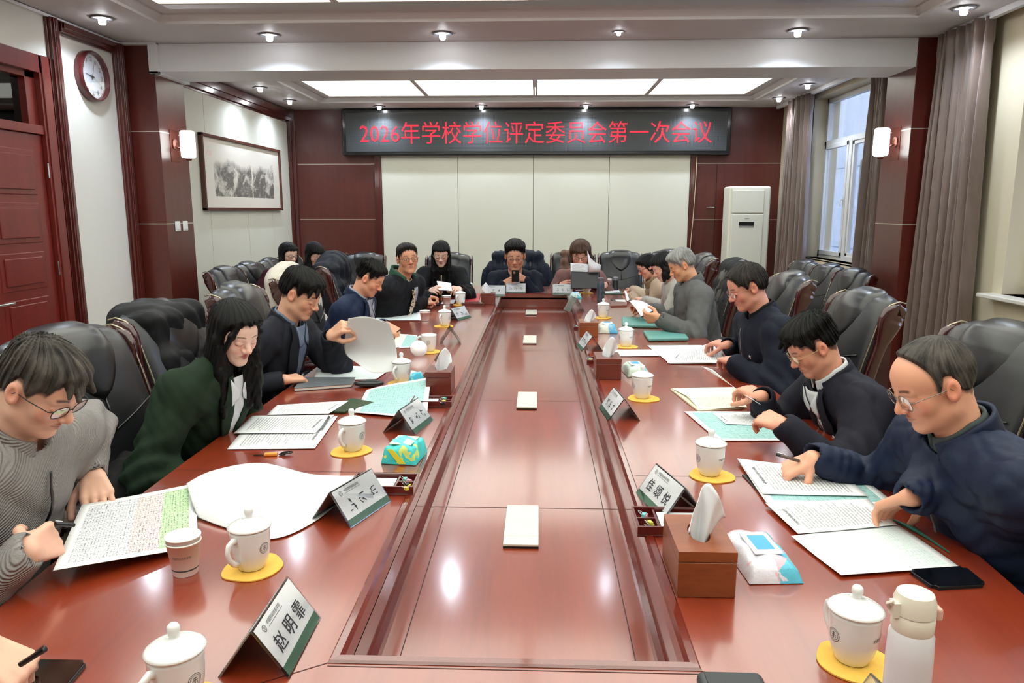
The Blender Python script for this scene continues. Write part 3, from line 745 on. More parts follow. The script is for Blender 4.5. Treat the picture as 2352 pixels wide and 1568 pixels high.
def smin(a,b,k):
    h=np.clip(.5+.5*(b-a)/k,0,1); return b*(1-h)+a*h-k*h*(1-h)
def ssub(a,b,k): return -smin(-a,b,k)      # a minus b
def sstep(x,a,b):
    t=np.clip((x-a)/(b-a),0,1); return t*t*(3-2*t)
_rs=np.random.RandomState(3); _K=_rs.normal(size=(3,8,3)).astype(f32); _PH=_rs.uniform(0,6.28,(3,8)).astype(f32)
def folds(P,freq,amp,seed=0,n=3):
    """ridged cloth folds"""
    o=0; q=P*freq
    w=np.sin(q@_K[seed%3,5]+_PH[seed%3,5])*.7
    for i in range(n):
        v=np.sin(q@_K[seed%3,i]*1.0+_PH[seed%3,i]+seed+w); o=o+(1-np.abs(v))*(.6**i)
    return (o-.7)*amp
def mesh_sdf(f,lo,hi,h):
    """surface nets on a sparse block grid -> verts, quads"""
    lo=np.array(lo,dtype=f32); hi=np.array(hi,dtype=f32); B=8
    nb=np.maximum(1,np.ceil((hi-lo)/(h*B)).astype(int)); n=nb*B+1
    c=(np.stack(np.meshgrid(*[np.arange(k) for k in nb],indexing='ij'),-1).reshape(-1,3)).astype(f32)
    d=f((c+.5)*(h*B)+lo); act=np.abs(d)<h*B*1.05+.012
    D=np.full(tuple(n),1.0,dtype=f32)
    # sign fill for inactive blocks
    neg=c[(~act)&(d<0)].astype(int)
    for i,j,k in neg: D[i*B:i*B+B+1,j*B:j*B+B+1,k*B:k*B+B+1]=-1.0
    ab=c[act].astype(int)
    off=np.stack(np.meshgrid(*[np.arange(B+1)]*3,indexing='ij'),-1).reshape(-1,3)
    for s in range(0,len(ab),400):
        bb=ab[s:s+400]; idx=(bb[:,None,:]*B+off[None]).reshape(-1,3)
        v=f(idx.astype(f32)*h+lo); D[idx[:,0],idx[:,1],idx[:,2]]=v
    S=D<0
    cnt=np.zeros(tuple(n-1),dtype=np.int8)
    sl=[slice(0,-1),slice(1,None)]
    for a in (0,1):
        for b in (0,1):
            for e in (0,1): cnt+=S[sl[a],sl[b],sl[e]]
    C=np.argwhere((cnt>0)&(cnt<8)); N=len(C)
    if N==0: return np.zeros((0,3),f32),np.zeros((0,4),int)
    acc=np.zeros((N,3),dtype=f32); w=np.zeros(N,dtype=f32)
    cor=[(a,b,e) for a in (0,1) for b in (0,1) for e in (0,1)]
    val={q:D[C[:,0]+q[0],C[:,1]+q[1],C[:,2]+q[2]] for q in cor}
    for q in cor:
        for ax in range(3):
            if q[ax]: continue
            r=list(q); r[ax]=1; r=tuple(r); v0,v1=val[q],val[r]; m=(v0<0)!=(v1<0)
            t=np.where(m,v0/(v0-v1+1e-12),0); p=np.zeros((N,3),dtype=f32); p[:]=q; p[:,ax]+=t
            acc+=p*m[:,None]; w+=m
    V=(C+acc/np.maximum(w,1)[:,None])*h+lo
    I=np.full(tuple(n-1),-1,dtype=np.int32); I[C[:,0],C[:,1],C[:,2]]=np.arange(N)
    F=[]
    for ax in range(3):
        a=[slice(None)]*3; b=[slice(None)]*3; a[ax]=slice(0,-1); b[ax]=slice(1,None)
        E=np.argwhere(S[tuple(a)]!=S[tuple(b)])
        u,v=[(1,2),(2,0),(0,1)][ax]
        E=E[(E[:,u]>0)&(E[:,v]>0)&(E[:,u]<n[u]-1)&(E[:,v]<n[v]-1)]
        def g(du,dv):
            q=E.copy(); q[:,u]-=du; q[:,v]-=dv; return I[q[:,0],q[:,1],q[:,2]]
        f4=np.stack([g(1,1),g(0,1),g(0,0),g(1,0)],1)
        inside=S[E[:,0],E[:,1],E[:,2]]; f4[~inside]=f4[~inside][:,::-1]; F.append(f4)
    F=np.concatenate(F); F=F[(F>=0).all(1)]
    return V.astype(f32),F
def np_mesh(name,parts,cols=None):
    """parts: list of (V,F)"""
    vs=[];fs=[];b=0
    for V,F in parts: vs.append(V); fs.append(F+b); b+=len(V)
    V=np.concatenate(vs); F=np.concatenate(fs); me=bpy.data.meshes.new(name)
    me.vertices.add(len(V)); me.vertices.foreach_set('co',V.astype(f32).ravel())
    me.loops.add(F.size); me.loops.foreach_set('vertex_index',F.astype(np.int32).ravel())
    me.polygons.add(len(F)); me.polygons.foreach_set('loop_start',(np.arange(len(F))*4).astype(np.int32))
    me.polygons.foreach_set('use_smooth',np.ones(len(F),dtype=bool))
    me.update(calc_edges=True)
    if cols is not None:
        at=me.color_attributes.new('tone','FLOAT_COLOR','POINT'); at.data.foreach_set('color',np.concatenate(cols).astype(f32).ravel())
    return me
def basis(fwd,up):
    f=Vector(fwd).normalized(); r=f.cross(Vector(up)).normalized(); u=r.cross(f); return r,f,u
# ================================================================ PEOPLE
def skin_mat(name='skin'):
    if name in _M: return _M[name]
    t=NT(name); a=t.n('ShaderNodeAttribute',attribute_name='tone'); n=t.noise(t.coord('Object'),70,4,.6); n2=t.noise(t.coord('Object'),9,3)
    c=t.mix(t.m_('MULTIPLY',n2,.16),a.outputs[0],rgb(205,120,100)); t.l(c,t.b.inputs['Base Color'])
    t.b.inputs['Roughness'].default_value=.46; t.b.inputs['Subsurface Weight'].default_value=0; t.b.inputs['Subsurface Scale'].default_value=.006
    t.b.inputs['Subsurface Radius'].default_value=(1,.35,.2); t.b.inputs['Specular IOR Level'].default_value=.4
    t.bump(n,.25,.0012); _M[name]=t.m; return t.m
def hair_mat(name,c1,c2,amt=.35):
    if name in _M: return _M[name]
    t=NT(name); a=t.n('ShaderNodeAttribute',attribute_name='strand')
    n=t.noise(a.outputs['Vector'],1.0,4,.7); n2=t.noise(t.coord('Object'),22,3)
    f=t.m_('MULTIPLY',t.m_('SUBTRACT',t.m_('ADD',t.m_('MULTIPLY',n,.7),t.m_('MULTIPLY',n2,.5)),.6-amt*.35),3,clamp=True)
    t.l(t.mix(f,rgb(*c1),rgb(*c2)),t.b.inputs['Base Color']); t.b.inputs['Roughness'].default_value=.5; t.b.inputs['Specular IOR Level'].default_value=.18
    t.bump(n,.9,.003); _M[name]=t.m; return t.m
H_BLACK=hair_mat('black_hair',(6,6,7),(17,15,15)); H_DARK=hair_mat('dark_brown_hair',(16,13,11),(42,34,29))
H_GREY=hair_mat('grey_hair',(62,62,62),(150,150,148),.8); H_SALT=hair_mat('salt_pepper_hair',(12,11,11),(62,55,50),.3); H_BRN=hair_mat('brown_hair',(40,28,22),(98,72,56),.5)
def cloth(name,c,kind='plain',c2=None,rough=.75):
    if name in _M: return _M[name]
    t=NT(name); co=t.coord('Object'); n=t.noise(co,260,3,.6); n2=t.noise(co,6,4)
    base=rgb(*c); dark=rgb(*[max(0,x*.82) for x in c])
    col=t.mix(n2,dark,base); h=n; st=.25; dd=.0015
    if kind=='knit':
        w=t.n('ShaderNodeTexWave'); w.inputs['Scale'].default_value=66; w.inputs['Distortion'].default_value=.9; w.inputs['Detail'].default_value=1; w.bands_direction='X'
        mp=t.n('ShaderNodeMapping'); mp.inputs['Rotation'].default_value=(.3,.5,.9); t.l(co,mp.inputs[0]); t.l(mp.outputs[0],w.inputs[0])
        h=t.m_('ADD',w.outputs['Fac'],t.m_('MULTIPLY',n,.5)); st=.8; dd=.004; col=t.mix(t.m_('MULTIPLY',n,.6),base,rgb(*c2) if c2 else dark)
    if kind=='mark': # patterned scarf
        v=t.n('ShaderNodeTexVoronoi'); v.inputs['Scale'].default_value=55; t.l(co,v.inputs[0]); col=t.mix(t.m_('GREATER_THAN',v.outputs[0],.42),rgb(*c2),base)
    t.l(col,t.b.inputs['Base Color']); t.b.inputs['Roughness'].default_value=rough
    t.b.inputs['Specular IOR Level'].default_value=.22; t.bump(h,st,dd); _M[name]=t.m; return t.m
EYEW=M('eyeglass_metal',(120,96,86),.25,.8); EYEB=M('eyeglass_black',(20,20,22),.3); LENS=glass('spectacle_lens',(250,251,252),.0,.02,.45)
def head_parts(L,w,sex):
    """list of (kind,func) evaluated on head-local points L"""
    pass
def head_sdf(L,q):
    w=q.get('fw',1.0); fem=q.get('fem',0); X=np.abs(L[:,0]); LM=np.stack([X,L[:,1],L[:,2]],1)
    d=s_ell(L,(0,-.018,.026),(.075,.093,.086))
    d=smin(d,s_ell(L,(0,.028,.040),(.062,.058,.055)),.03)
    d=smin(d,s_ell(L,(0,.026,-.032),(.058*w,.057,.076)),.025)
    jw=.044*w if not fem else .036*w
    d=smin(d,s_cap(LM,(jw,.002,-.062),(.010,.060,-.094),.022,.017),.028)
    d=smin(d,s_ell(LM,(.036*w,.050,-.024),(.024,.024,.026)),.02)
    d=smin(d,s_cap(LM,(.008,.076,.018),(.036,.070,.020),.0105,.010),.014)
    d=smin(d,s_cap(L,(0,.078,.016),(0,.099,-.022),.0075,.0105),.012)
    d=smin(d,s_ell(L,(0,.102,-.028),(.0115,.0115,.0105)),.008)
    d=smin(d,s_ell(LM,(.0125,.0925,-.031),(.0085,.0105,.0075)),.005)
    d=smin(d,s_ell(L,(0,.062,-.060),(.026,.0265,.022)),.014)
    d=ssub(d,s_ell(LM,(.031,.105,.002),(.019,.018,.013)),.012)
    d=smin(d,s_ell(LM,(.030,.0725,.000),(.0165,.0145,.0125)),.004)
    d=smin(d,s_cap(LM,(0,.0885,-.0535),(.019,.079,-.0575),.0048,.003),.004)
    d=smin(d,s_cap(LM,(0,.0865,-.0645),(.016,.079,-.0605),.0056,.003),.004)
    d=ssub(d,s_cap(LM,(0,.0935,-.0592),(.021,.084,-.0592),.0018,.0012),.002)
    d=ssub(d,s_ell(LM,(.0065,.098,-.0385),(.0035,.005,.0035)),.002)
    d=smin(d,s_ell(L,(0,.068,-.094),(.02,.017,.016)),.016)
    # ears
    ea=.24; Rm=np.array(Matrix.Rotation(ea,3,'X'),dtype=f32)
    e=s_ell(LM,(.079,-.012,-.004),(.0095,.0185,.031),Rm)
    e=ssub(e,s_ell(LM,(.089,-.007,-.002),(.0085,.0105,.0185),Rm),.004)
    d=smin(d,e,.006)
    nk=q['neckL']; r=.056 if not fem else .046
    d=smin(d,s_cap(L,(0,-.026,-.055),nk,r,r*1.08),.03)
    return d
def head_tone(V,q):
    """albedo of the head surface"""
    X=np.abs(V[:,0]); Y=V[:,1]; Z=V[:,2]; N=len(V)
    base=np.array(rgb(*q['skin'])[:3],dtype=f32); C=np.ones((N,4),dtype=f32); C[:,:3]=base
    def mixc(m,c): C[:,:3]=C[:,:3]*(1-m[:,None])+np.array(rgb(*c)[:3],dtype=f32)*m[:,None]
    LM=np.stack([X,Y,Z],1); s=q['skin']
    rosy=(min(255,s[0]*1.0),s[1]*.80,s[2]*.78)
    mixc(.45*(1-sstep(np.abs(s_ell(LM,(.04,.07,-.025),(.022,.022,.018))),0,.016)),rosy)
    mixc(.35*(1-sstep(np.abs(s_ell(V,(0,.1,-.028),(.012,.012,.012))),0,.01)),rosy)
    mixc(.5*(X>.0785)*1.0,rosy)
    lip=np.minimum(s_cap(LM,(0,.0885,-.0535),(.019,.079,-.0575),.0052,.003),s_cap(LM,(0,.0865,-.0645),(.016,.079,-.0605),.006,.003))
    mixc((.85 if q.get('fem') else .6)*(1-sstep(lip,0,.0025)),(178,84,80) if q.get('fem') else (164,92,82))
    mixc(.75*(1-sstep(np.abs(Z+.0592)+np.maximum(0,X-.019)*3,.0006,.0022))*(Y>.075),(84,36,34))
    # brows
    bz=.0255+.004*np.sin(np.clip((X-.012)/.036,0,1)*2.6); th=.0042 if not q.get('fem') else .0026
    m=(1-sstep(np.abs(Z-bz),th*.5,th*1.3))*sstep(X,.011,.016)*(1-sstep(X,.042,.050))*(Y>.05)
    mixc(m*.85,(38,30,28))
    # lids / eyes
    if q.get('open'):
        ez=np.abs(Z+.0005)/(.0045); ex=np.abs(X-.0305)/.0135; m=(ez*ez+ex*ex<1)&(Y>.07)
        mixc(m*1.0,(206,198,192)); iris=(((X-.0305)**2+(Z+.0005)**2)<.0048**2)&m; mixc(iris*1.0,(24,16,14))
        up=(np.abs(Z-.0045+(X-.0305)**2*18)<.0013)&(X>.016)&(X<.045)&(Y>.065); mixc(up*.9,(28,20,18))
    else:
        lz=-.0062+((X-.031)**2)*12
        m=(1-sstep(np.abs(Z-lz),.0007,.0019))*sstep(X,.015,.019)*(1-sstep(X,.043,.047))*(Y>.06); mixc(m*.85,(34,22,20))
        cr=(1-sstep(np.abs(Z-.0065+((X-.031)**2)*10),.0004,.0016))*sstep(X,.017,.021)*(1-sstep(X,.042,.046))*(Y>.06); mixc(cr*.4,(120,74,62))
    mixc(1.0*(s_ell(LM,(.0065,.098,-.0365),(.0030,.004,.0022))<.0),(70,34,30))
    hg=q['hairg'](V); hc=q['hair_rgb']; k=q.get('stub',.9)
    mixc(k*sstep(hg,-.006,.006)*(s_ell(LM,(.079,-.012,-.004),(.013,.021,.033))>0.001),hc)
    if q.get('shadow'): # shaved beard tone
        mixc(.18*(1-sstep(Z,-.07,-.045))*sstep(Y,.0,.03),(110,90,84))
    return C
def hair_line(q):
    """signed height above the hairline (positive = hair)"""
    fr=q.get('hl',.062); tm=q.get('temple',.034); nape=q.get('nape',-.055)
    ys=np.array([-.12,-.085,-.06,-.035,-.022,-.004,.008,.018,.034,.055,.075,.12],dtype=f32)
    zs=np.array([nape,nape,-.045,-.022,.030,.034,.016,-.004,tm-.008,tm,fr,fr],dtype=f32)
    if q.get('fem'): zs=np.array([-.1,-.1,-.1,-.1,-.1,-.1,-.06,-.03,.02,tm,fr,fr],dtype=f32)
    def g(L):
        zb=np.interp(L[:,1],ys,zs).astype(f32)
        n=.0035*np.sin(L[:,0]*260+L[:,1]*90)+.003*np.sin(L[:,0]*430+1.3)
        r=L[:,2]-zb+n
        if q.get('recede'): # bald corners
            r=np.minimum(r,(np.sqrt((np.abs(L[:,0])-.0)**2*.35+(L[:,1]-.11)**2+(L[:,2]-.03)**2)-q['recede']))
        return r
    return g
def strands(L,c=(0,-.055,.10)):
    dx=L[:,0]-c[0]; dy=L[:,1]-c[1]; dz=L[:,2]-c[2]
    return np.arctan2(dx,dy+.02),np.sqrt(dx*dx+dy*dy+dz*dz)
def hair_sdf(L,q):
    tt=q.get('top',.022); ts=q.get('side',.008); g=q['hairg'](L)
    d0=smin(s_ell(L,(0,-.018,.026),(.075,.093,.086)),s_ell(L,(0,.028,.040),(.062,.058,.055)),.03)
    tp=sstep(g,-.004,q.get('tw',.045)); t=ts+(tt-ts)*sstep(L[:,2],.045,.105)
    a,r=strands(L); am=q.get('mess',.0022)
    disp=am*(np.sin(a*34+r*30)+.6*np.sin(a*71+r*45+1)+.5*np.sin(a*17-r*60))
    d=d0-t*tp+.0045*(1-tp)+disp*tp
    for c in q.get('tufts',[]): d=smin(d,s_cap(L,*c)+disp*.6,.012)
    return d*.85
def long_hair_sdf(L,q):
    dn=q['dn']; X=np.abs(L[:,0]); LM=np.stack([X,L[:,1],L[:,2]],1)
    d0=smin(s_ell(L,(0,-.018,.026),(.075,.093,.086)),s_ell(L,(0,.028,.040),(.062,.058,.055)),.03)
    t=.014+.006*sstep(L[:,2],.02,.08); g=q['hairg'](L); tp=sstep(g,-.004,.02)
    a,r=strands(L); disp=.0016*(np.sin(a*38+r*30)+.6*np.sin(a*83+r*45)); disp2=.0011*(np.sin(L[:,0]*330+L[:,1]*150)+np.sin(L[:,1]*310-L[:,0]*100+1))
    d=d0-t*tp+.006*(1-tp)+disp*tp
    ln=q.get('len',.25)
    for sx in (1,-1):
        e=ln*(q.get('lenL',1) if sx>0 else q.get('lenR',1)); k=Vector((sx*q.get('spread',.0),0,0))
        p0=Vector((sx*.060,.028,.062)); p1=Vector((sx*.078,.012,-.010)); p2=p1+dn*e*.45+k*.4; p3=p1+dn*e+k
        d=smin(d,s_cap(L,p0,p1,.014,.018)+disp,.015); d=smin(d,s_cap(L,p1,p2,.018,.024)+disp2,.015); d=smin(d,s_cap(L,p2,p3,.024,.014)+disp2,.015)
        b0=Vector((sx*.052,-.035,.0)); b1=b0+dn*e*.5; b2=b0+dn*e*1.05+k
        d=smin(d,s_cap(L,b0,b1,.038,.042)+disp2,.02); d=smin(d,s_cap(L,b1,b2,.042,.022)+disp2,.02)
    b0=Vector((0,-.065,.02)); bb=q.get('backdir',dn)
    d=smin(d,s_cap(L,b0,b0+bb*ln*.6,.052,.05)+disp2,.03); d=smin(d,s_cap(L,b0+bb*ln*.6,b0+bb*ln*1.15,.05,.028)+disp2,.03)
    for c in q.get('tufts',[]): d=smin(d,s_cap(L,*c)+disp*.6,.010)
    # keep the face clear
    d=ssub(d,s_ell(L,(0,.075,-.03),(.052,.06,.088)),.008) if not q.get('veil') else d
    return d*.85
PRE={'flat':[(8,10,6)]*4,'relax':[(22,28,18),(26,30,20),(30,34,22),(34,36,24)],'fist':[(62,78,45),(66,80,45),(68,80,45),(70,80,45)],
 'pinch':[(48,46,22),(56,52,26),(62,58,30),(66,60,32)],'hold':[(30,34,18),(34,38,20),(38,42,22),(42,44,24)],'pen':[(42,40,16),(52,56,26),(66,72,38),(70,74,40)]}
def hand_geo(pre,ts,sc=1.):
    caps=[]; xs=[.031,.010,-.011,-.030]; ln=[.070,.077,.072,.056]; rr=[.0095,.0098,.0092,.0082]; nails=[]
    for i in range(4):
        x=xs[i]*ts; y=.088-(.006 if i==3 else 0)-(.002 if i==0 else 0); p=Vector((x,y,0)); caps.append((Vector((x*.55,.004,0)),p,.0135,.0115,.012))
        a=0; sp=(xs[i]*ts)*1.6
        for s,(fr,c) in enumerate(zip((.46,.30,.24),PRE[pre][i])):
            a+=R(c); dv=Vector((sp*(1 if s==0 else .5),cos(a),-sin(a))).normalized(); q=p+dv*ln[i]*fr
            caps.append((p,q,rr[i]*(1-.09*s),rr[i]*(1-.09*(s+1)),.0035)); last=(p,q,a); p=q
        nails.append(last[1]+Vector((0,sin(last[2]),cos(last[2])))*rr[i]*.7)
    tc={'flat':((.75,.62,-.15),(.45,.88,-.1),(.35,.93,-.1)),'relax':((.68,.62,-.35),(.3,.9,-.35),(.15,.93,-.35))}.get(pre,((.55,.62,-.55),(.12,.85,-.52),(-.12,.9,-.45)))
    p=Vector((.024*ts,.018,-.008)); caps.append((Vector((.014*ts,.0,-.004)),p+Vector((0,.02,0)),.015,.014,.012))
    for s,(dv,l) in enumerate(zip(tc,(.044,.033,.026))):
        dv=Vector((dv[0]*ts,dv[1],dv[2])).normalized(); q=p+dv*l; caps.append((p,q,(.0135,.0108,.0098)[s],(.0108,.0098,.0082)[s],.006)); p=q
    nails.append(p+Vector((ts*.002,0,.006)))
    return caps,nails
def hand_mesh(W,F,N,pre,left,skin,h,E_=None,sc=1.):
    ts=1 if left else -1
    F=Vector(F).normalized(); Z=Vector(N); Z=(Z-F*Z.dot(F)).normalized(); X=F.cross(Z)
    caps,nails=hand_geo(pre,ts)
    dv=Vector(E_)-Vector(W); dl=Vector((dv.dot(X),dv.dot(F),dv.dot(Z))).normalized()*.075; dl=tuple(dl)
    def f(P):
        d=None
        for a,b,ra,rb,k in caps:
            e=s_cap(P,a,b,ra,rb); d=e if d is None else smin(d,e,k)
        d=smin(d,s_cap(P,dl,(0,.004,0),.0275,.0235),.014)
        return d
    V,Fc=mesh_sdf(f,(-.11,-.12,-.125),(.11,.185,.11),h)
    base=np.array(rgb(*skin)[:3],dtype=f32); C=np.ones((len(V),4),dtype=f32); C[:,:3]=base
    m=sstep(V[:,1],.075,.16)*.3; C[:,:3]=C[:,:3]*(1-m[:,None])+base*np.array((1.0,.78,.74),dtype=f32)*m[:,None]
    for nl in nails:
        k=(1-sstep(np.sqrt(((V-A3(nl))**2).sum(1)),.004,.0065))[:,None]*.7; C[:,:3]=C[:,:3]*(1-k)+np.array(rgb(226,176,164)[:3],dtype=f32)*k
    Mx=np.array([X,F,Z],dtype=f32); V=(V*sc)@Mx+A3(W); return V,Fc,C
def ik(S,W,l1,l2,hint):
    S=Vector(S);W=Vector(W); d=W-S; L=d.length
    if L>l1+l2-.01: k=(L+.01)/(l1+l2); l1*=k; l2*=k
    a=(l1*l1-l2*l2+L*L)/(2*L); h=math.sqrt(max(0,l1*l1-a*a)); dn=d.normalized(); hv=Vector(hint); hv=(hv-dn*hv.dot(dn)).normalized()
    return S+dn*a+hv*h
PEOPLE={}
def person(label,H,face,pitch=35,roll=0,hs=1.,ty=None,bw=1.,fem=0,skin=(216,160,132),hair='short',hairm=None,hair_rgb=(30,26,26),hq=None,top=None,
           arms=None,near=1,glasses=None,collar=None,front=None,pel=None,trous=(40,40,46),lean=None,neckup=0,cuff=None,group=None,torso_len=.5,noleg=False,headless=False,thick=1.0,hat=None):
    hq=dict(hq or {}); q=dict(hq); q.update(skin=skin,fem=fem,hair_rgb=hair_rgb)
    f=R(face); ty=face if ty is None else ty; tf=Vector((cos(R(ty)),sin(R(ty)),0))
    fy=Vector((cos(f),sin(f),0)); p=R(pitch); fw=(fy*cos(p)+Vector((0,0,-sin(p)))).normalized(); r0,_,u0=basis(fw,(0,0,1))
    ro=R(roll); u=u0*cos(ro)+r0*sin(ro); r=fw.cross(u).normalized()
    H=Vector(H); HM=np.array([r,fw,u],dtype=f32)          # rows: axes
    N=H-tf*(.055+.075*sin(max(0,p)))*hs-Vector((0,0,(.182-.045*sin(max(0,p)))*hs-neckup))
    if lean: N=N+Vector(lean)
    if pel is None:
        dz=N.z-.56; back=math.sqrt(max(.002,torso_len**2-dz*dz)); PL=Vector((N.x,N.y,.56))-tf*back
    else: PL=Vector(pel)
    up=(N-PL).normalized(); sd=tf.cross(up).normalized(); fd=up.cross(sd).normalized()*1.0  # sd = right side
    if fd.dot(tf)<0: fd=-fd
    RM=np.array([sd,fd,up],dtype=f32).T
    S={ 'R':N-up*.058+sd*.172*bw-fd*.005, 'L':N-up*.058-sd*.172*bw-fd*.005}
    def wl(w): return (Vector(w)-H)
    q['neckL']=tuple(np.array(wl(N+up*.02-fd*.01))@HM.T/hs)
    q['dn']=Vector(tuple(np.array((0,0,-1.))@HM.T)); q['hairg']=hair_line(q)
    if 'backw' in q: q['backdir']=Vector(tuple(np.array(Vector(q['backw']).normalized())@HM.T))
    root=thing('person',label,'person',(H.x,H.y,0),0,group)
    off=-Vector((H.x,H.y,0)); offn=A3(off)
    hh=(.0026,.0036,.0048)[near-1]; ch=(.0065,.010,.014)[near-1]; ah=(.0026,.0034,.0045)[near-1]
    parts=[];cols=[]
    V,Fc=mesh_sdf(lambda P:head_sdf(P,q),(-.11,-.16,-.26),(.11,.13,.13),hh)
    cols.append(head_tone(V,q)); parts.append(((V*hs)@HM+A3(H)+offn,Fc))
    # ---- arms
    A=[]
    for side in ('R','L'):
        a=(arms or {}).get(side)
        if a is None: a=dict(w=PL+tf*.28+sd*(.12 if side=='R' else -.12)+Vector((0,0,.06)),F=tf,pre='relax')
        W=Vector(a['w']); sg=1 if side=='R' else -1
        hint=a.get('hint',Vector((0,0,-1))*.8+sd*sg*.55-tf*.25)
        ls=a.get('ls',1.0); E_=ik(S[side],W,.285*ls,.255*ls,hint); F_=Vector(a.get('F',(W-E_)))
        A.append((side,S[side],E_,W,F_,a))
        if not a.get('hide'):
            Vh,Fh,Ch=hand_mesh(W+F_.normalized()*.004,F_,a.get('N',(0,0,1)),a.get('pre','relax'),side=='L',a.get('skin',skin),ah,E_=E_,sc=a.get('sc',1.0))
            parts.append((Vh+offn,Fh)); cols.append(Ch)
    # ---- inner torso and arms, one coarse closed surface
    C1=PL.lerp(N,.68)
    def torso(P,t):
        d=s_ell(P,C1+fd*.0,(.165*bw+t,.108*thick+t,.19+t),RM)
        d=smin(d,s_ell(P,PL.lerp(N,.32),(.155*bw+t,.112*thick+t,.19+t),RM),.07)
        d=smin(d,s_ell(P,PL,(.175*bw+t,.135+t,.13+t),RM),.06)
        d=smin(d,s_cap(P,S['L'],S['R'],.052+t),.05)
        for s_ in ('L','R'): d=smin(d,s_cap(P,N+up*.02-fd*.01,S[s_],.042+t*.5,.052+t*.8),.04)
        return d
    def arm(P,t,cuffr=0):
        d=None
        for side,S_,E_,W,F_,a in A:
            wv=(W-E_).normalized(); We=W-wv*a.get('cut',.012)
            e=s_cap(P,S_,E_,.060+t,.046+t); g=s_cap(P,E_,We,.046+t,.030+t*.75); e=smin(e,g,.03)
            d=e if d is None else np.minimum(d,e)
        return d
    lo=np.minimum.reduce([A3(x) for x in [PL,N,S['L'],S['R']]+[q_ for a in A for q_ in (a[2],a[3])]])-.21; hi=np.maximum.reduce([A3(x) for x in [PL,N,S['L'],S['R']]+[q_ for a in A for q_ in (a[2],a[3])]])+.21
    Vb,Fb=mesh_sdf(lambda P:smin(torso(P,-.018),arm(P,-.014),.03),lo,hi,.022)
    Cb=np.ones((len(Vb),4),dtype=f32); Cb[:,:3]=rgb(*skin)[:3]; parts.append((Vb+offn,Fb)); cols.append(Cb)
    link('body',np_mesh('body',parts,cols),root,skin_mat())
    # ---- hair
    if hair!='none':
        fn=(lambda P:hair_sdf(P,q)) if hair=='short' else (lambda P:long_hair_sdf(P,q))
        if q.get('bun'):
            f0=fn; fn=lambda P:smin(f0(P),s_ell(P,q['bun'],(.04,.035,.035))+.002*np.sin(P[:,0]*300+P[:,2]*220),.01)
        ext=.14 if hair=='short' else .42
        Vh,Fh=mesh_sdf(fn,(-.12-ext*.4,-.15-ext*.5,-.12-ext),(.12+ext*.4,.16+ext*.4,.16),hh*1.15)
        me=np_mesh('hair',[((Vh*hs)@HM+A3(H)+offn,Fh)])
        a_,r_=strands(Vh); at=me.attributes.new('strand','FLOAT_VECTOR','POINT')
        if hair=='short': vec=np.stack([a_*16,r_*14,Vh[:,2]*6],1)
        else:
            k=sstep(-Vh[:,2],-.02,.05); vec=np.stack([a_*16*(1-k)+Vh[:,0]*160*k,r_*10,Vh[:,1]*120*k],1)
        at.data.foreach_set('vector',vec.astype(f32).ravel()); link('hair',me,root,hairm or H_BLACK)
    # ---- clothing
    if top:
        seed=int(abs(H.x*37+H.y*11))
        amp=top.get('fold',.007)
        el=[a[2] for a in A]
        def fold(P):
            d=folds(P,15,amp,seed,3)+folds(P,36,amp*.38,seed+1,2)
            for k,e in enumerate(el):
                w=1-sstep(np.sqrt(((P-A3(e))**2).sum(1)),.04,.20); ax=(A[k][3]-A[k][1]).normalized(); t=P@A3(ax)
                d=d+w*.0075*np.sin(t*95+np.sin(P@A3(sd)*30)*1.2)
            return d
        t=top.get('t',.014)
        def cl(P):
            d=smin(torso(P,t),arm(P,t+.002),.035)+fold(P)
            for side,S_,E_,W,F_,a in A:
                wv=(W-E_).normalized(); We=W-wv*a.get('cut',.012)
                d=smin(d,s_cap(P,We-wv*.03,We,.037,.038),.01)
                d=ssub(d,s_cap(P,We-wv*.012,We+wv*.05,.0315),.003)
            d=ssub(d,s_cap(P,N-up*top.get('neckcut',.02),N+up*.2,.060 if not fem else .055,.085),.012)
            return d*.8
        V,Fc=mesh_sdf(cl,lo,hi,ch); link(top.get('name','jacket'),np_mesh('top',[(V+offn,Fc)]),root,top['m'])
        def tr(P): return smin(torso(P,t),arm(P,t) if False else torso(P,t),.02)+fold(P)
        base=N-up*.02
        def cast(pts,offs):
            O=np.array([tuple(base+sd*s+up*v+fd*.35) for s,v in pts],dtype=f32); D=-A3(fd)
            T_=np.zeros(len(O),dtype=f32)
            for _ in range(44): T_+=np.clip(tr(O+T_[:,None]*D),-.05,.2)*.75
            T_=np.minimum(T_,.45); return O+T_[:,None]*D-D*offs+offn
        def drape(nm,ca,cb,m,offs=.004,nu=10,nv=24,par=root,sol=.003):
            pts=[]
            def at(c,t):
                t=t*(len(c)-1); i=min(int(t),len(c)-2); f_=t-i; return (c[i][0]*(1-f_)+c[i+1][0]*f_, c[i][1]*(1-f_)+c[i+1][1]*f_)
            for j in range(nv+1):
                a_=at(ca,j/nv); b_=at(cb,j/nv)
                for i in range(nu+1): k=i/nu; pts.append((a_[0]*(1-k)+b_[0]*k,a_[1]*(1-k)+b_[1]*k))
            Q=cast(pts,offs); mb=MB(); mb.v=[tuple(map(float,x)) for x in Q]
            for j in range(nv):
                for i in range(nu): a0=j*(nu+1)+i; mb.f.append((a0,a0+1,a0+nu+2,a0+nu+1)); mb.mi.append(0)
            return mb.obj(nm,m,par,smooth=True,solid=sol)
        if front: front(drape,root,dict(N=N,up=up,sd=sd,fd=fd,cast=cast,off=off))
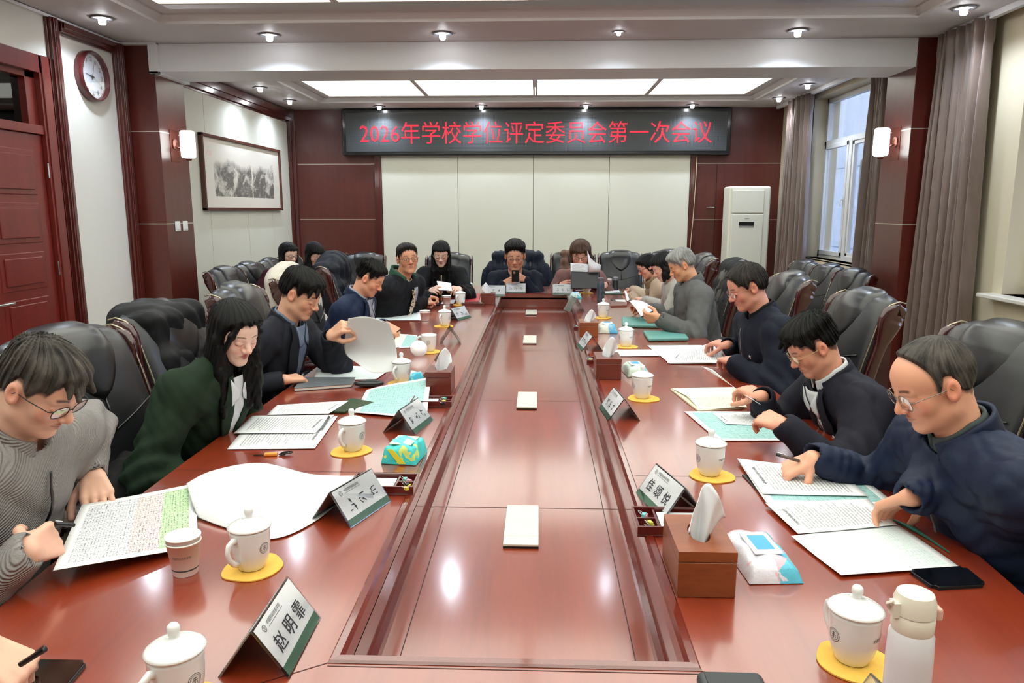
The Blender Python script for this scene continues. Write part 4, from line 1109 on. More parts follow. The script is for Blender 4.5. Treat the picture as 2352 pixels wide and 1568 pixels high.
        # collar: a tilted ring standing round the neck
        if collar:
            for c in (collar if isinstance(collar,list) else [collar]):
                nm,m,h_,rr,th,op=c['name'],c['m'],c.get('h',.04),c.get('r',.066),c.get('th',.006),c.get('open',35)
                Tn=H+Vector(tuple(np.array((0,-.026,-.055))*hs@HM)); Nn=N+up*.02-fd*.01; ax=(Tn-Nn).normalized(); cc=Nn+ax*(c.get('z',-.005)+.030); mb=MB(); n=36; rows=6; ax=(ax*.7+up*.3).normalized(); s2=sd; f2=ax.cross(s2).normalized(); f2=f2 if f2.dot(fd)>0 else -f2
                for j in range(rows+1):
                    v=j/rows
                    for i in range(n+1):
                        a_=R(90+op)+R(360-2*op)*i/n; fr_=max(0,sin(a_))
                        rad=rr*(1+.10*(1-v)+c.get('flare',.0)*v)
                        zz=(v-.5)*h_*(1-c.get('drop',.3)*fr_)-.02*fr_
                        pt=cc+s2*cos(a_)*rad+f2*sin(a_)*rad*1.05+ax*zz; mb.v.append(tuple(pt+off))
                for j in range(rows):
                    for i in range(n): a0=j*(n+1)+i; mb.f.append((a0,a0+1,a0+n+2,a0+n+1)); mb.mi.append(0)
                mb.obj(nm,m,root,smooth=True,solid=th)
    # ---- glasses
    if glasses:
        g=thing('eyeglasses',None,None); g.parent=root; del_=[g.pop(k) for k in ('label','category') if k in g]
        rm=glasses.get('m',EYEW); rt_=glasses.get('r',.0012 if near==1 else .0019)
        def LW(x,y,z): return Vector(tuple(np.array((x,y,z))*hs@HM))+H+off
        mb=MB(); rx,rz=glasses.get('rx',.0265),glasses.get('rz',.019); yo=glasses.get('y',.0955); zo=glasses.get('z',-.001)
        for sx in (-1,1):
            pts=[]
            for k in range(28):
                a_=2*pi*k/28; c_,s_=cos(a_),sin(a_); e=.75; x=math.copysign(abs(c_)**e,c_)*rx; z=math.copysign(abs(s_)**e,s_)*rz
                pts.append(LW(sx*.034+x,yo-.22*abs(sx*.034+x)**1.3,zo+z))
            mb.tube(pts,rt_,6,closed=True)
            mb.tube([LW(sx*.060,yo-.005,zo+.008),LW(sx*.070,yo-.012,zo+.008),LW(sx*.080,.03,zo+.007),LW(sx*.081,-.005,zo+.006),LW(sx*.080,-.02,-.015)],rt_*1.1,6)
            ln=MB(); ln.add([tuple(LW(sx*.034,yo,zo))]+[tuple(q_) for q_ in pts],[(0,i+1,(i+1)%28+1) for i in range(28)])
            ln.obj('lens',LENS,g,smooth=True)
        mb.tube([LW(-.009,yo,zo+.004),LW(0,yo+.003,zo+.007),LW(.009,yo,zo+.004)],rt_,6)
        mb.obj('glasses_frame',rm,g,smooth=True)
    # ---- legs
    if not noleg:
        K={s_:PL+tf*.40+sd*g_*.11+Vector((0,0,-.04)) for s_,g_ in (('R',1),('L',-1))}
        def lg(P):
            d=s_ell(P,PL-Vector((0,0,.02)),(.17*bw,.15,.11),None)
            for s_,g_ in (('R',1),('L',-1)):
                d=smin(d,s_cap(P,PL+sd*g_*.09,K[s_],.082,.062),.04); an=Vector((K[s_].x,K[s_].y,.09))-tf*.02; d=smin(d,s_cap(P,K[s_],an,.062,.05),.03)
            return d+folds(P,9,.006,1,2)
        l2=np.minimum(A3(PL),np.minimum(A3(K['R']),A3(K['L'])))-.24; h2=np.maximum(A3(PL),np.maximum(A3(K['R']),A3(K['L'])))+.2; l2[2]=.0
        V,Fc=mesh_sdf(lg,l2,h2,.014 if near==1 else .02); link('trousers',np_mesh('trousers',[(V+offn,Fc)]),root,cloth('trousers_%d_%d_%d'%trous,trous))
        for s_ in ('R','L'):
            an=Vector((K[s_].x,K[s_].y,.05)); V,Fc=mesh_sdf(lambda P:s_cap(P,an-tf*.05,an+tf*.15,.046,.040),A3(an)-.26,A3(an)+.26,.014)
            V[:,2]=np.maximum(V[:,2],.002); link('shoe',np_mesh('shoe',[(V+offn,Fc)]),root,M('shoe_leather',(24,22,22),.35))
    PEOPLE[label]=dict(root=root,H=H,N=N,A=A,fd=fd,up=up,sd=sd,tf=tf)
    return root
# ---- front details
def suit(shirt,lap,open_=.055,depth=.30,tie=None,badge=None,vest=None):
    def fr(drape,root,e):
        sh=shirt
        drape('shirt_front',[(-open_,.055),(-open_*.95,-.05),(-open_*.5,-depth*.6),(-.004,-depth)],[(open_,.055),(open_*.95,-.05),(open_*.5,-depth*.6),(.004,-depth)],sh,.006,12,24)
        for s in (-1,1):
            drape('lapel',[(s*(open_+.01),.065),(s*(open_-.004),-.04),(s*(open_*.52),-depth*.58),(s*.0,-depth-.02)],[(s*(open_+.028),.060),(s*(open_+.052),-.05),(s*(open_+.040),-depth*.42),(s*.014,-depth-.02)],lap,.011,6,24)
            drape('shirt_collar',[(s*.008,.012),(s*.012,-.012)],[(s*.055,.058),(s*.046,-.032)],sh,.015,8,4)
        if tie: drape('necktie',[(-.012,.0),(-.016,-.15),(-.022,-depth)],[(.012,.0),(.016,-.15),(.022,-depth)],tie,.014,3,16)
        if badge:
            c=e['cast']([(badge[0],badge[1])],.016)[0]; mb=MB(); z=e['fd']; m=Matrix.Translation(Vector(map(float,c)))@z.to_track_quat('Z','Y').to_matrix().to_4x4()
            mb.lathe([(0,.004),(.008,.003),(.0105,0),(0,-.002)],16,mat=m); mb.obj('badge',M('badge_silver',(196,196,200),.25,.7),root,smooth=True)
    return fr
def zipfront(zm,depth=.42,teeth=True,badge=None,inner=None,iv=.03):
    def fr(drape,root,e):
        if inner: drape('undershirt',[(-iv,.06),(-iv*.8,-.02),(-.003,-.075)],[(iv,.06),(iv*.8,-.02),(.003,-.075)],inner,.007,8,10)
        drape('zip',[(-.004,.0),(-.004,-depth)],[(.004,.0),(.004,-depth)],zm,.006,2,30,sol=.002)
        if badge:
            c=e['cast']([(badge[0],badge[1])],.010)[0]; mb=MB(); z=e['fd']; m=Matrix.Translation(Vector(map(float,c)))@z.to_track_quat('Z','Y').to_matrix().to_4x4()
            mb.lathe([(0,.003),(.010,.002),(.012,0),(0,-.002)],16,mat=m); mb.obj('badge',M('badge_silver',(196,196,200),.25,.7),root,smooth=True)
    return fr
def hp(u,v,z=None,y=None,x=None):
    if z is not None: return onz(u,v,z)
    if y is not None: return ony(u,v,y)
    return onx(u,v,x)
def hd(u,v,d): return Vector((0,0,CZ))+ray(u,v)*d
def arm_(w,t,**k): w=Vector(w); t=Vector(t); return dict(w=w,F=(t-w),**k)
C_knit=cloth('grey_knit',(158,154,152),'knit',(112,108,108),.9); C_green=cloth('green_wool',(28,46,30),c2=None,rough=.85); C_white=cloth('white_shirt',(222,224,228)); C_char=cloth('charcoal_suit',(30,32,42))
C_bshirt=cloth('blue_grey_shirt',(116,128,152)); C_navy=cloth('navy_suit',(24,38,66)); C_lil=cloth('pale_lilac_shirt',(160,164,178)); C_blk=cloth('black_coat',(15,16,21)); C_dgr=cloth('green_lining',(52,88,70))
C_scarf=cloth('patterned_scarf',(196,180,160),'mark',(46,40,38)); C_blk2=cloth('black_top',(12,12,14)); C_dnavy=cloth('dark_navy_jacket',(18,24,40)); C_mauve=cloth('mauve_sweater',(138,100,95)); C_beige=cloth('beige_sweater',(202,180,156))
C_olive=cloth('olive_scarf',(148,128,98)); C_lgrey=cloth('light_grey_sweater',(182,176,168)); C_grey=cloth('grey_half_zip',(98,98,98)); C_suit=cloth('dark_suit',(28,28,40)); C_tie=cloth('dark_tie',(14,14,20)); C_njk=cloth('navy_jacket',(27,38,64),rough=.55)
C_inner=cloth('grey_green_turtleneck',(74,84,84)); C_mar=cloth('maroon_top',(58,20,28)); C_zip=M('zip_metal',(120,122,126),.3,.8); C_cream=cloth('cream_coat',(214,206,192))
def J(m,**k): return dict(m=m,**k)
SK=(232,184,160); SKP=(240,204,188)
def cast_people():
    # --- left side, facing the table (+x)
    person('man in a grey ribbed sweater and glasses bent over a coloured table sheet',hd(95,890,1.70),-6,36,hs=.90,bw=1.05,skin=SK,
        hair='short',hairm=hair_mat('pepper_hair',(20,19,19),(92,86,80),.5),hair_rgb=(52,46,44),hq=dict(tw=.022,top=.022,side=.007,mess=.003,hl=.070,nape=-.05,tufts=[((.0,.075,.085),(.02,.112,.052),.016,.007),((-.02,.07,.088),(-.03,.105,.062),.014,.006),((.02,.07,.085),(.045,.098,.05),.013,.005)]),
        top=J(C_knit,name='sweater',t=.018,fold=.009),collar=dict(name='sweater_collar',m=C_knit,h=.05,r=.070,th=.012,open=14),front=zipfront(M_black,.26),glasses=dict(m=EYEB,r=.0011,rz=.016),trous=(70,70,74),
        arms=dict(L=arm_(onz(212,1088,.855),onz(232,1176,.795),pre='relax',N=(0,-.15,1),hint=Vector((-.35,.9,.1)),ls=.74),R=arm_(onz(60,1270,.85),onz(180,1210,.83),pre='hold',N=(.3,-.9,.25),hint=Vector((-.3,-.4,-.8)))))
    person('woman with long black hair in a dark green cardigan looking down at papers',hd(540,764,2.62),-34,24,hs=.90,ty=-14,bw=.92,fem=1,skin=SKP,
        hair='long',hq=dict(hl=.072,temple=.052,len=.32,lenL=.95,lenR=.95,backw=(-.30,-.05,-.8),tufts=[((.03,.06,.085),(.062,.066,.03),.014,.012),((.062,.066,.03),(.072,.045,-.06),.012,.010),((-.03,.06,.085),(-.062,.062,.03),.014,.012),((-.062,.062,.03),(-.074,.040,-.07),.013,.014)]),
        top=J(C_green,name='cardigan',t=.020,fold=.008),front=suit(C_white,C_green,.030,.24),collar=dict(name='shirt_collar',m=C_white,h=.04,r=.058,open=30),trous=(30,30,34),
        arms=dict(R=arm_(Vector((-1.04,2.30,.66)),Vector((-.95,2.45,.62))),L=arm_(Vector((-1.04,2.80,.66)),Vector((-.95,2.65,.62)))))
    person('person in charcoal suit and blue-grey shirt lifting a large white sheet',hd(692,676,3.52),-10,28,hs=.95,skin=(222,170,142),bw=.98,
        hair='short',hairm=H_BLACK,hq=dict(top=.028,side=.016,mess=.002,hl=.056,nape=-.05,tufts=[((.02,.07,.085),(.05,.10,.045),.018,.007),((.05,.06,.08),(.072,.07,.03),.016,.006),((-.02,.07,.085),(-.01,.105,.05),.014,.006)]),
        top=J(C_char,fold=.007),collar=[dict(name='shirt_collar',m=C_bshirt,h=.045,r=.062,open=22),dict(name='jacket_collar',m=C_char,h=.05,r=.074,open=48,z=-.015,th=.008)],front=suit(C_bshirt,C_char,.05,.30),
        arms=dict(R=arm_(onz(650,872,.80),onz(735,862,.785),pre='relax',N=(0,-.3,1)),L=arm_(ony(758,772,3.42),ony(802,738,3.38),pre='pinch',N=(-.2,-.7,.7),hint=Vector((.2,.5,-.8)))))
    person('young man with spiky black hair in a navy blazer reading with his head bowed',hd(850,640,4.45),-6,32,hs=.84,skin=(224,166,136),hair='short',hairm=H_BLACK,hq=dict(top=.03,side=.007,mess=.004,hl=.066,nape=-.04,stub=.8),
        top=J(C_navy,fold=.008),collar=[dict(name='shirt_collar',m=C_lil,h=.045,r=.064,open=20),dict(name='jacket_collar',m=C_navy,h=.05,r=.075,open=46,z=-.015,th=.008)],front=suit(C_lil,C_navy,.05,.30),near=2,
        arms=dict(R=arm_(onz(838,772,.80),onz(870,770,.785),pre='relax'),L=arm_(onz(885,745,.84),onz(914,764,.79),pre='pen',N=(0,-.4,1))))
    person('man in black coat, green collar and patterned scarf looking towards the camera',hd(936,595,5.65),-66,-2,roll=4,hs=.96,ty=-18,bw=1.3,skin=(206,150,118),hair='short',hairm=H_DARK,hq=dict(top=.022,side=.008,mess=.0015,hl=.066,open=1),near=2,
        top=J(C_blk,t=.036,fold=.009),collar=[dict(name='coat_collar',m=C_dgr,h=.085,r=.086,open=50,z=-.005,th=.014,flare=.2),dict(name='scarf',m=C_scarf,h=.05,r=.068,open=6,z=-.01,th=.014)],front=lambda drape,root,e:(drape('scarf_tail',[(.005,.02),(.0,-.10),(.02,-.22)],[(.05,.02),(.045,-.10),(.055,-.22)],C_scarf,.016,5,16),drape('undershirt',[(-.05,.03),(-.03,-.16),(-.005,-.24)],[(.01,.03),(.02,-.16),(.0,-.24)],C_lil,.010,6,14)),glasses=dict(m=EYEW,r=.0014),
        arms=dict(R=arm_(onz(972,696,.82),onz(1004,690,.82),pre='fist',N=(0,-.5,.8),hint=Vector((-.5,-.6,-.4))),L=arm_(onz(980,680,.85),onz(1006,686,.83),pre='fist',N=(0,.3,1))))
    person('long-haired woman with glasses and black jacket at the far left table corner',hd(1013,583,6.75),-84,22,hs=.92,fem=1,bw=.92,skin=(226,190,170),hair='long',near=2,hq=dict(hl=.058,temple=.05,len=.34),
        top=J(C_blk2,fold=.006,neckcut=.05),glasses=dict(m=M('glasses_gold',(190,160,120),.3,.7),r=.0014),front=lambda drape,root,e:drape('necklace',[(-.004,.02),(-.002,-.12),(.004,-.24)],[(.004,.02),(.006,-.12),(.012,-.24)],M('necklace_gold',(226,204,170),.35,.4),.008,2,16),
        arms=dict(R=arm_(ony(990,668,6.45),ony(1012,660,6.3),pre='pinch',N=(0,-.8,.5)),L=arm_(ony(1056,664,6.45),ony(1040,662,6.3),pre='pinch',N=(0,-.8,.5))))
    person('man in dark navy suit in the middle of the far table end',hd(1183,588,7.35),-90,16,hs=1.2,bw=1.15,skin=(214,160,130),hair='short',near=2,hq=dict(top=.03,side=.01,mess=.002,hl=.068,open=1),
        top=J(C_dnavy,t=.02,fold=.008),collar=[dict(name='shirt_collar',m=C_white,h=.04,r=.062,open=24),dict(name='jacket_collar',m=C_dnavy,h=.05,r=.075,open=46,z=-.015,th=.008)],front=suit(C_white,C_dnavy,.045,.22),glasses=dict(m=M('glasses_copper',(150,100,80),.3,.7),r=.0014),
        arms=dict(R=arm_(ony(1158,650,7.3),ony(1182,642,7.15),pre='hold',N=(0,-.8,.3)),L=arm_(ony(1206,642,7.3),ony(1184,632,7.15),pre='hold',N=(.3,-.8,.3))))
    person('woman with brown bobbed hair in a mauve sweater behind a black folder',hd(1333,585,7.35),-93,18,hs=1.18,fem=1,bw=1.0,skin=(222,168,146),hair='long',hairm=H_BRN,hair_rgb=(60,44,36),near=2,hq=dict(hl=.045,temple=.03,len=.06,tufts=[((-.05,.05,.075),(.0,.088,.06),.018,.016),((.0,.088,.06),(.055,.06,.05),.016,.014),((-.04,.08,.06),(-.05,.085,.03),.012,.008),((.03,.085,.06),(.03,.095,.035),.012,.008)]),
        top=J(C_mauve,name='sweater',t=.016,fold=.006,neckcut=.03),collar=dict(name='shirt_collar',m=C_white,h=.045,r=.060,open=30),glasses=dict(m=EYEB,r=.0014),
        arms=dict(R=arm_(ony(1288,655,7.35),ony(1312,648,7.2),pre='hold',N=(-.2,-.8,.4)),L=arm_(ony(1392,655,7.35),ony(1376,652,7.25),pre='hold',N=(.2,-.8,.4))))
    # --- right side, facing -x
    person('woman with tied back dark hair, glasses, olive scarf and beige sweater',hd(1486,612,6.4),184,30,hs=.84,fem=1,bw=.95,skin=(226,170,148),hair='short',near=2,hairm=H_BLACK,hq=dict(top=.02,side=.014,mess=.001,hl=.058,nape=-.06,bun=(0,-.125,-.01)),
        top=J(C_beige,name='sweater',t=.02),collar=dict(name='scarf',m=C_olive,h=.08,r=.078,open=10,z=-.02,th=.022,flare=.1),front=lambda drape,root,e:drape('scarf_tail',[(-.05,.02),(-.06,-.14),(-.05,-.3)],[(.02,.02),(.01,-.14),(-.0,-.3)],C_olive,.016,6,18),glasses=dict(m=EYEB,r=.0018),
        arms=dict(L=arm_(onz(1452,676,.82),onz(1420,668,.80),pre='hold'),R=arm_(onz(1455,664,.82),onz(1428,660,.80),pre='relax')))
    person('woman with shoulder-length black hair in a light grey sweater, head bowed',hd(1524,613,5.6),182,32,hs=.86,fem=1,bw=.95,skin=(228,178,158),hair='long',near=2,hq=dict(hl=.06,temple=.05,len=.10,backw=(.25,0,-1)),
        top=J(C_lgrey,name='sweater',t=.018,fold=.008),
        arms=dict(L=arm_(onz(1470,702,.84),onz(1440,694,.84),pre='hold',N=(0,-.6,.7)),R=arm_(onz(1480,688,.82),onz(1450,680,.82),pre='relax')))
    person('grey-haired man in a grey half-zip sweater reading a curled sheet',hd(1565,610,5.0),183,28,hs=.86,bw=1.08,skin=(214,158,122),hair='short',near=2,hairm=H_GREY,hair_rgb=(120,118,116),hq=dict(top=.026,side=.013,mess=.003,hl=.062,nape=-.05,stub=.7),
        top=J(C_grey,name='sweater',t=.02,fold=.009),collar=dict(name='sweater_collar',m=C_grey,h=.055,r=.068,open=12,th=.010),front=zipfront(M_black,.2),
        arms=dict(L=arm_(onz(1516,732,.86),onz(1470,728,.86),pre='hold',N=(0,-.9,-.3)),R=arm_(onz(1492,706,.84),onz(1462,702,.84),pre='hold')))
    person('man with glasses and thinning hair in dark navy jacket with round badge',hd(1714,660,3.66),186,26,hs=.92,bw=1.1,skin=(214,154,134),hair='short',hairm=H_SALT,hair_rgb=(60,50,44),hq=dict(top=.018,side=.016,mess=.0022,hl=.070,nape=-.055,recede=.060,stub=.55,tw=.02),
        top=J(C_dnavy,t=.02,fold=.009),collar=[dict(name='polo_collar',m=C_blk2,h=.05,r=.064,open=14),dict(name='jacket_collar',m=C_dnavy,h=.045,r=.074,open=34,z=-.015,th=.008)],front=zipfront(C_zip,.3,badge=(-.09,-.13)),glasses=dict(m=M('glasses_rose',(170,120,110),.3,.6),r=.0012,rz=.016),
        arms=dict(L=arm_(onz(1684,832,.84),onz(1628,806,.84),pre='hold',N=(0,-.5,.8)),R=arm_(onz(1674,792,.86),onz(1640,786,.86),pre='hold',N=(0,-.2,.9))))
    person('black-haired man in dark suit and white shirt holding a sheet',hd(1865,796,2.68),183,34,hs=.88,bw=1.05,skin=(222,160,134),hair='short',hq=dict(top=.032,side=.013,mess=.0028,hl=.060,nape=-.045,tufts=[((-.02,.07,.085),(-.02,.115,.055),.017,.006),((.02,.07,.085),(.03,.108,.058),.016,.006)]),
        top=J(C_suit,t=.018,fold=.009),collar=[dict(name='shirt_collar',m=C_white,h=.05,r=.063,open=16),dict(name='jacket_collar',m=C_suit,h=.05,r=.076,open=46,z=-.015,th=.008)],front=suit(C_white,C_suit,.05,.30,tie=C_tie,badge=(-.085,-.10)),glasses=dict(m=M('glasses_gold',(190,160,120),.3,.7),r=.0011),
        arms=dict(L=arm_(onz(1800,978,.86),onz(1728,948,.87),pre='hold',N=(.1,-.75,.6)),R=arm_(onz(1752,912,.86),onz(1694,884,.88),pre='pinch',N=(.1,-.3,.9))))
    person('balding man with rimless glasses in a navy zip jacket, nearest on the right',hd(2140,882,1.80),181,28,hs=.93,bw=1.15,skin=(230,170,140),hair='short',hairm=hair_mat('pepper_hair',(20,19,19),(92,86,80),.5),hair_rgb=(56,50,46),hq=dict(tw=.012,top=.011,side=.007,mess=.0008,hl=.078,temple=.05,nape=-.05,recede=.098,stub=.85),
        top=J(C_njk,t=.026,fold=.011),collar=[dict(name='turtleneck',m=C_inner,h=.05,r=.062,open=2,th=.008),dict(name='jacket_collar',m=C_njk,h=.06,r=.078,open=26,z=-.012,th=.010,flare=.05)],front=zipfront(C_zip,.42),glasses=dict(m=M('glasses_silver',(150,146,140),.2,.9),r=.0010,rz=.021),
        arms=dict(R=arm_(onz(1872,1050,.84),onz(1802,1082,.79),pre='pen',N=(.1,-.2,1),hint=Vector((.3,.5,-.7))),L=arm_(onz(2100,1138,.87),onz(2022,1168,.80),pre='relax',N=(.2,-.2,1),hint=Vector((.9,-.35,.35)))))
    # --- seated along the left wall
    person('long-haired woman with glasses in a maroon top by the left wall',hd(663,585,7.3),-38,12,hs=.95,ty=-15,fem=1,bw=.95,skin=(226,186,160),hair='long',near=3,hq=dict(hl=.058,temple=.05,len=.24),
        top=J(C_mar,name='top',t=.018),glasses=dict(m=EYEB,r=.0018))
    person('woman with long black hair bowing low in the far left corner',hd(722,584,7.7),-35,34,hs=.98,ty=-25,fem=1,bw=.95,skin=(226,180,160),hair='long',near=3,hq=dict(hl=.058,temple=.05,len=.24),top=J(C_blk2,name='top',t=.018))
    # --- partly visible person at the lower left corner
    person('person at the lower left corner with only a hand and pen visible',Vector((-1.22,.62,1.22)),0,30,bw=1.0,skin=SK,hair='short',near=2,hq=dict(top=.02,side=.008),top=J(C_blk,name='jacket'),
        arms=dict(R=arm_(Vector((-1.0,.55,.84)),Vector((-.9,.62,.80))),L=arm_(onz(-60,1480,.85),onz(45,1540,.80),pre='pen',N=(0,-.2,1),sc=1.0)))
cast_people()
# ================================================================ PRINTED PAPER
def paper_mat(name,kind,seed=0,base=(236,238,240)):
    if name in _M: return _M[name]
    t=NT(name); c=t.n('ShaderNodeTexCoord'); s_=t.xyz(c.outputs['UV']); u,v=s_[0],s_[1]
    cv=t.n('ShaderNodeCombineXYZ'); t.l(t.m_('MULTIPLY',u,60),cv.inputs[0])
    def rows(n): 
        r=t.m_('MULTIPLY',v,n); cv2=t.n('ShaderNodeCombineXYZ'); t.l(t.m_('MULTIPLY',u,70),cv2.inputs[0]); t.l(t.m_('MULTIPLY',t.m_('FLOOR',r),3.7),cv2.inputs[1]); cv2.inputs[2].default_value=seed
        return t.m_('FRACT',r),t.m_('FLOOR',r),cv2.outputs[0]
    col=rgb(*base)
    if kind=='text':
        fr,fl,vec=rows(30); w=t.m_('GREATER_THAN',t.noise(vec,1.0,3,.7),.44)
        cv3=t.n('ShaderNodeCombineXYZ'); t.l(t.m_('MULTIPLY',fl,7.3),cv3.inputs[1]); cv3.inputs[2].default_value=seed+.5
        ln=t.m_('MULTIPLY_ADD',t.noise(cv3.outputs[0],1,1),.9,.35)
        m=t.m_('MULTIPLY',t.m_('MULTIPLY',t.band(fr,.3,.72),w),t.m_('MULTIPLY',t.m_('LESS_THAN',u,ln),t.m_('MULTIPLY',t.band(u,.11,.89),t.band(v,.1,.86))))
        ti=t.m_('MULTIPLY',t.m_('MULTIPLY',t.band(v,.885,.915),t.band(u,.25,.75)),w)
        m=t.m_('MAXIMUM',t.m_('MULTIPLY',m,.62),t.m_('MULTIPLY',ti,.9)); out=t.mix(m,col,rgb(52,52,58))
    elif kind in('teal','colour','light'):
        n=44 if kind=='colour' else (27 if kind=='teal' else 36); fr,fl,vec=rows(n); w=t.m_('GREATER_THAN',t.noise(vec,1.3,4,.8),.5)
        uf=t.m_('FRACT',t.m_('MULTIPLY',u,14)); lines=t.m_('MAXIMUM',t.m_('LESS_THAN',fr,.16),t.m_('LESS_THAN',uf,.06))
        txt=t.m_('MULTIPLY',t.band(fr,.35,.8),w); ins=t.m_('MULTIPLY',t.band(u,.06,.95),t.band(v,.07,.93))
        if kind=='teal': bg=t.mix(t.m_('MULTIPLY',t.m_('SUBTRACT',t.noise(vec,.6,3),.3),1.6,clamp=True),rgb(140,198,194),rgb(204,236,234)); a,b=.35,.45
        elif kind=='light': bg=rgb(226,238,238); a,b=.16,.25
        else:
            bg=t.mix(t.m_('GREATER_THAN',v,.47),rgb(236,238,242),rgb(238,218,216)); bg=t.mix(t.m_('GREATER_THAN',v,.70),bg,rgb(196,232,178)); a,b=.55,.75
        o=t.mix(t.m_('MULTIPLY',lines,a),bg,rgb(60,62,90)); o=t.mix(t.m_('MULTIPLY',txt,b),o,rgb(48,48,60)); out=t.mix(ins,col,o)
    elif kind=='ink':
        fr,fl,vec=rows(24); w=t.m_('GREATER_THAN',t.noise(vec,1.6,4,.8),.5); m=t.m_('MULTIPLY',t.m_('MULTIPLY',t.band(fr,.2,.75),w),t.m_('MULTIPLY',t.band(u,.12,.8),t.band(v,.12,.9))); out=t.mix(t.m_('MULTIPLY',m,.6),col,rgb(60,58,70))
    else: out=t.mix(t.m_('MULTIPLY',t.noise(cv.outputs[0],.2,2),.1),col,rgb(225,228,232))
    t.l(out,t.b.inputs['Base Color']); t.b.inputs['Roughness'].default_value=.55; _M[name]=t.m; return t.m
PT=[paper_mat('printed_text_%d'%k,'text',k) for k in range(4)]; PTEAL=paper_mat('teal_table_print','teal'); PCOL=paper_mat('coloured_table_print','colour'); PLT=paper_mat('light_table_print','light'); PBL=paper_mat('blank_paper','blank'); PNB=paper_mat('cream_notebook_page','ink',5,(232,228,204)); PCR=paper_mat('cream_blank_page','blank',0,(236,232,210))
_nz=[0]
def quad(name,label,cat,c,m,arch=0,wav=.002,group=None,parent=None,nu=16,nv=16,thick=.0006,off=(0,0,0)):
    """c: 4 world points u0v0,u1v0,u1v1,u0v1"""
    c=[Vector(p) for p in c]; _nz[0]+=1; k=_nz[0]
    def fn(u,v):
        p=c[0].lerp(c[1],u).lerp(c[3].lerp(c[2],u),v); z=arch*4*u*(1-u) if arch>0 else -arch*4*v*(1-v)
        z+=wav*(1+sin(u*5+k)*cos(v*4+k*1.7))*.5
        return (p.x+off[0],p.y+off[1],p.z+z+off[2])
    o=MB().grid(fn,nu,nv).obj(name,m,parent,smooth=True,solid=thick)
    if label: tag(o,label,cat,group)
    return o
def pz(pts,z):
    if not isinstance(z,(list,tuple)): z=[z]*len(pts)
    return [onz(u,v,TZ+a) for (u,v),a in zip(pts,z)]
GP='papers on the left side of the table'; GQ='papers on the right side of the table'
def sh(label,pts,z,m,g,**k): return quad('paper_sheet',label,'paper',pz(pts,z),m,group=g,**k)
# ---- left side  (order: far-left/bottom , near/bottom , near/top , far/top)
sh('large sheet with a white, pink and green table held by the man in grey',[(188,1160),(122,1312),(455,1257),(450,1112)],[.055,.045,.006,.012],PCOL,GP,wav=.004)
sh('printed sheet farthest up of the three in front of the green cardigan',[(637,930),(613,953),(755,950),(801,921)],.012,PT[0],GP)
sh('middle printed sheet of the three in front of the green cardigan',[(578,955),(537,996),(724,994),(768,953)],.008,PT[1],GP)
sh('lowest printed sheet of the three in front of the green cardigan',[(560,985),(522,1032),(723,1030),(776,956)],.003,PT[2],GP)
sh('pale teal table sheet with raised corner between white cup and tissue box',[(842,898),(812,950),(980,964),(990,865)],[.012,.003,.004,.045],PTEAL,GP,wav=.008)
sh('printed sheet lying beneath the lifted white page in front of the charcoal suit',[(730,836),(722,872),(864,871),(900,845)],.004,PLT,GP)
def cr(a,b,c,d,t): return .5*((2*b)+(c-a)*t+(2*a-5*b+4*c-d)*t*t+(3*b-a-3*c+d)*t**3)
def sp(L,t):
    n=len(L)-1; t=t*n; i=min(int(t),n-1); f_=t-i; return cr(L[max(i-1,0)],L[i],L[i+1],L[min(i+2,n)],f_)
def ctrl(P,label,m,g,nu=26,nv=20): return tag(MB().grid(lambda u,v: sp([sp(r,u) for r in P],v),nu,nv).obj('paper_sheet',m,smooth=True,solid=.0008),label,'paper',g)
ctrl([[onz(u,v,TZ+z) for u,v,z in r] for r in (
 [(455,1188,.006),(520,1212,.004),(625,1237,.004),(725,1196,.004),(800,1132,.006)],
 [(440,1150,.030),(515,1150,.042),(610,1150,.030),(720,1143,.014),(815,1110,.008)],
 [(428,1110,.030),(490,1080,.050),(600,1063,.055),(718,1089,.028),(832,1092,.008)])],'large blank white sheet curling over beside the coloured table sheet',PBL,GP)
def lifted():
    R_=[[(800,731),(842,727),(893,741)],[(792,775),(846,772),(906,780)],[(794,812),(850,815),(912,818)],[(822,835),(858,856),(912,851)]]; Y=[3.34,3.40,3.44,3.37]
    P=[[ony(u,v,y-.02*(i-1)) for i,(u,v) in enumerate(r)] for r,y in zip(R_,Y)]
    return MB().grid(lambda u,v: sp([sp(r,u) for r in P],v),18,24)
tag(lifted().obj('paper_sheet',PBL,smooth=True,solid=.0008),'tall blank sheet lifted by the hand of the person in charcoal','paper',GP)
sh('small pale teal sheet beyond the lifted white page',[(933,768),(916,799),(963,797),(958,770)],.003,PTEAL,GP)
sh('cream sheet corner under the pen hand behind the lifted page',[(912,766),(898,800),(918,797),(936,768)],.002,PCR,GP)
sh('sheets with a grey line in front of the man in the navy blazer',[(880,717),(858,735),(966,736),(966,714)],.004,PLT,GP)
sh('white sheet under the clasped hands of the man in the black coat',[(1008,690),(1000,698),(1042,697),(1046,688)],.004,PBL,GP)
sh('sheets before the long-haired woman at the far left corner',[(1010,664),(990,676),(1040,678),(1062,664)],.004,PBL,GP)
quad('paper_sheet','small white sheet held up by the long-haired woman with glasses','paper',[ony(1008,666,6.35),ony(1038,668,6.3),ony(1036,650,6.45),ony(1003,645,6.5)],PBL,group=GP)
quad('paper_sheet','narrow white note in the hand at the lower left corner','paper',[onz(2,1568,TZ+.03),onz(25,1585,TZ+.03),onz(47,1480,TZ+.07),onz(36,1478,TZ+.07)],PBL,group=GP)
sh('white papers beyond the name cards at the middle of the far end',[(1205,657),(1205,664),(1228,663),(1226,655)],.006,PBL,GP)
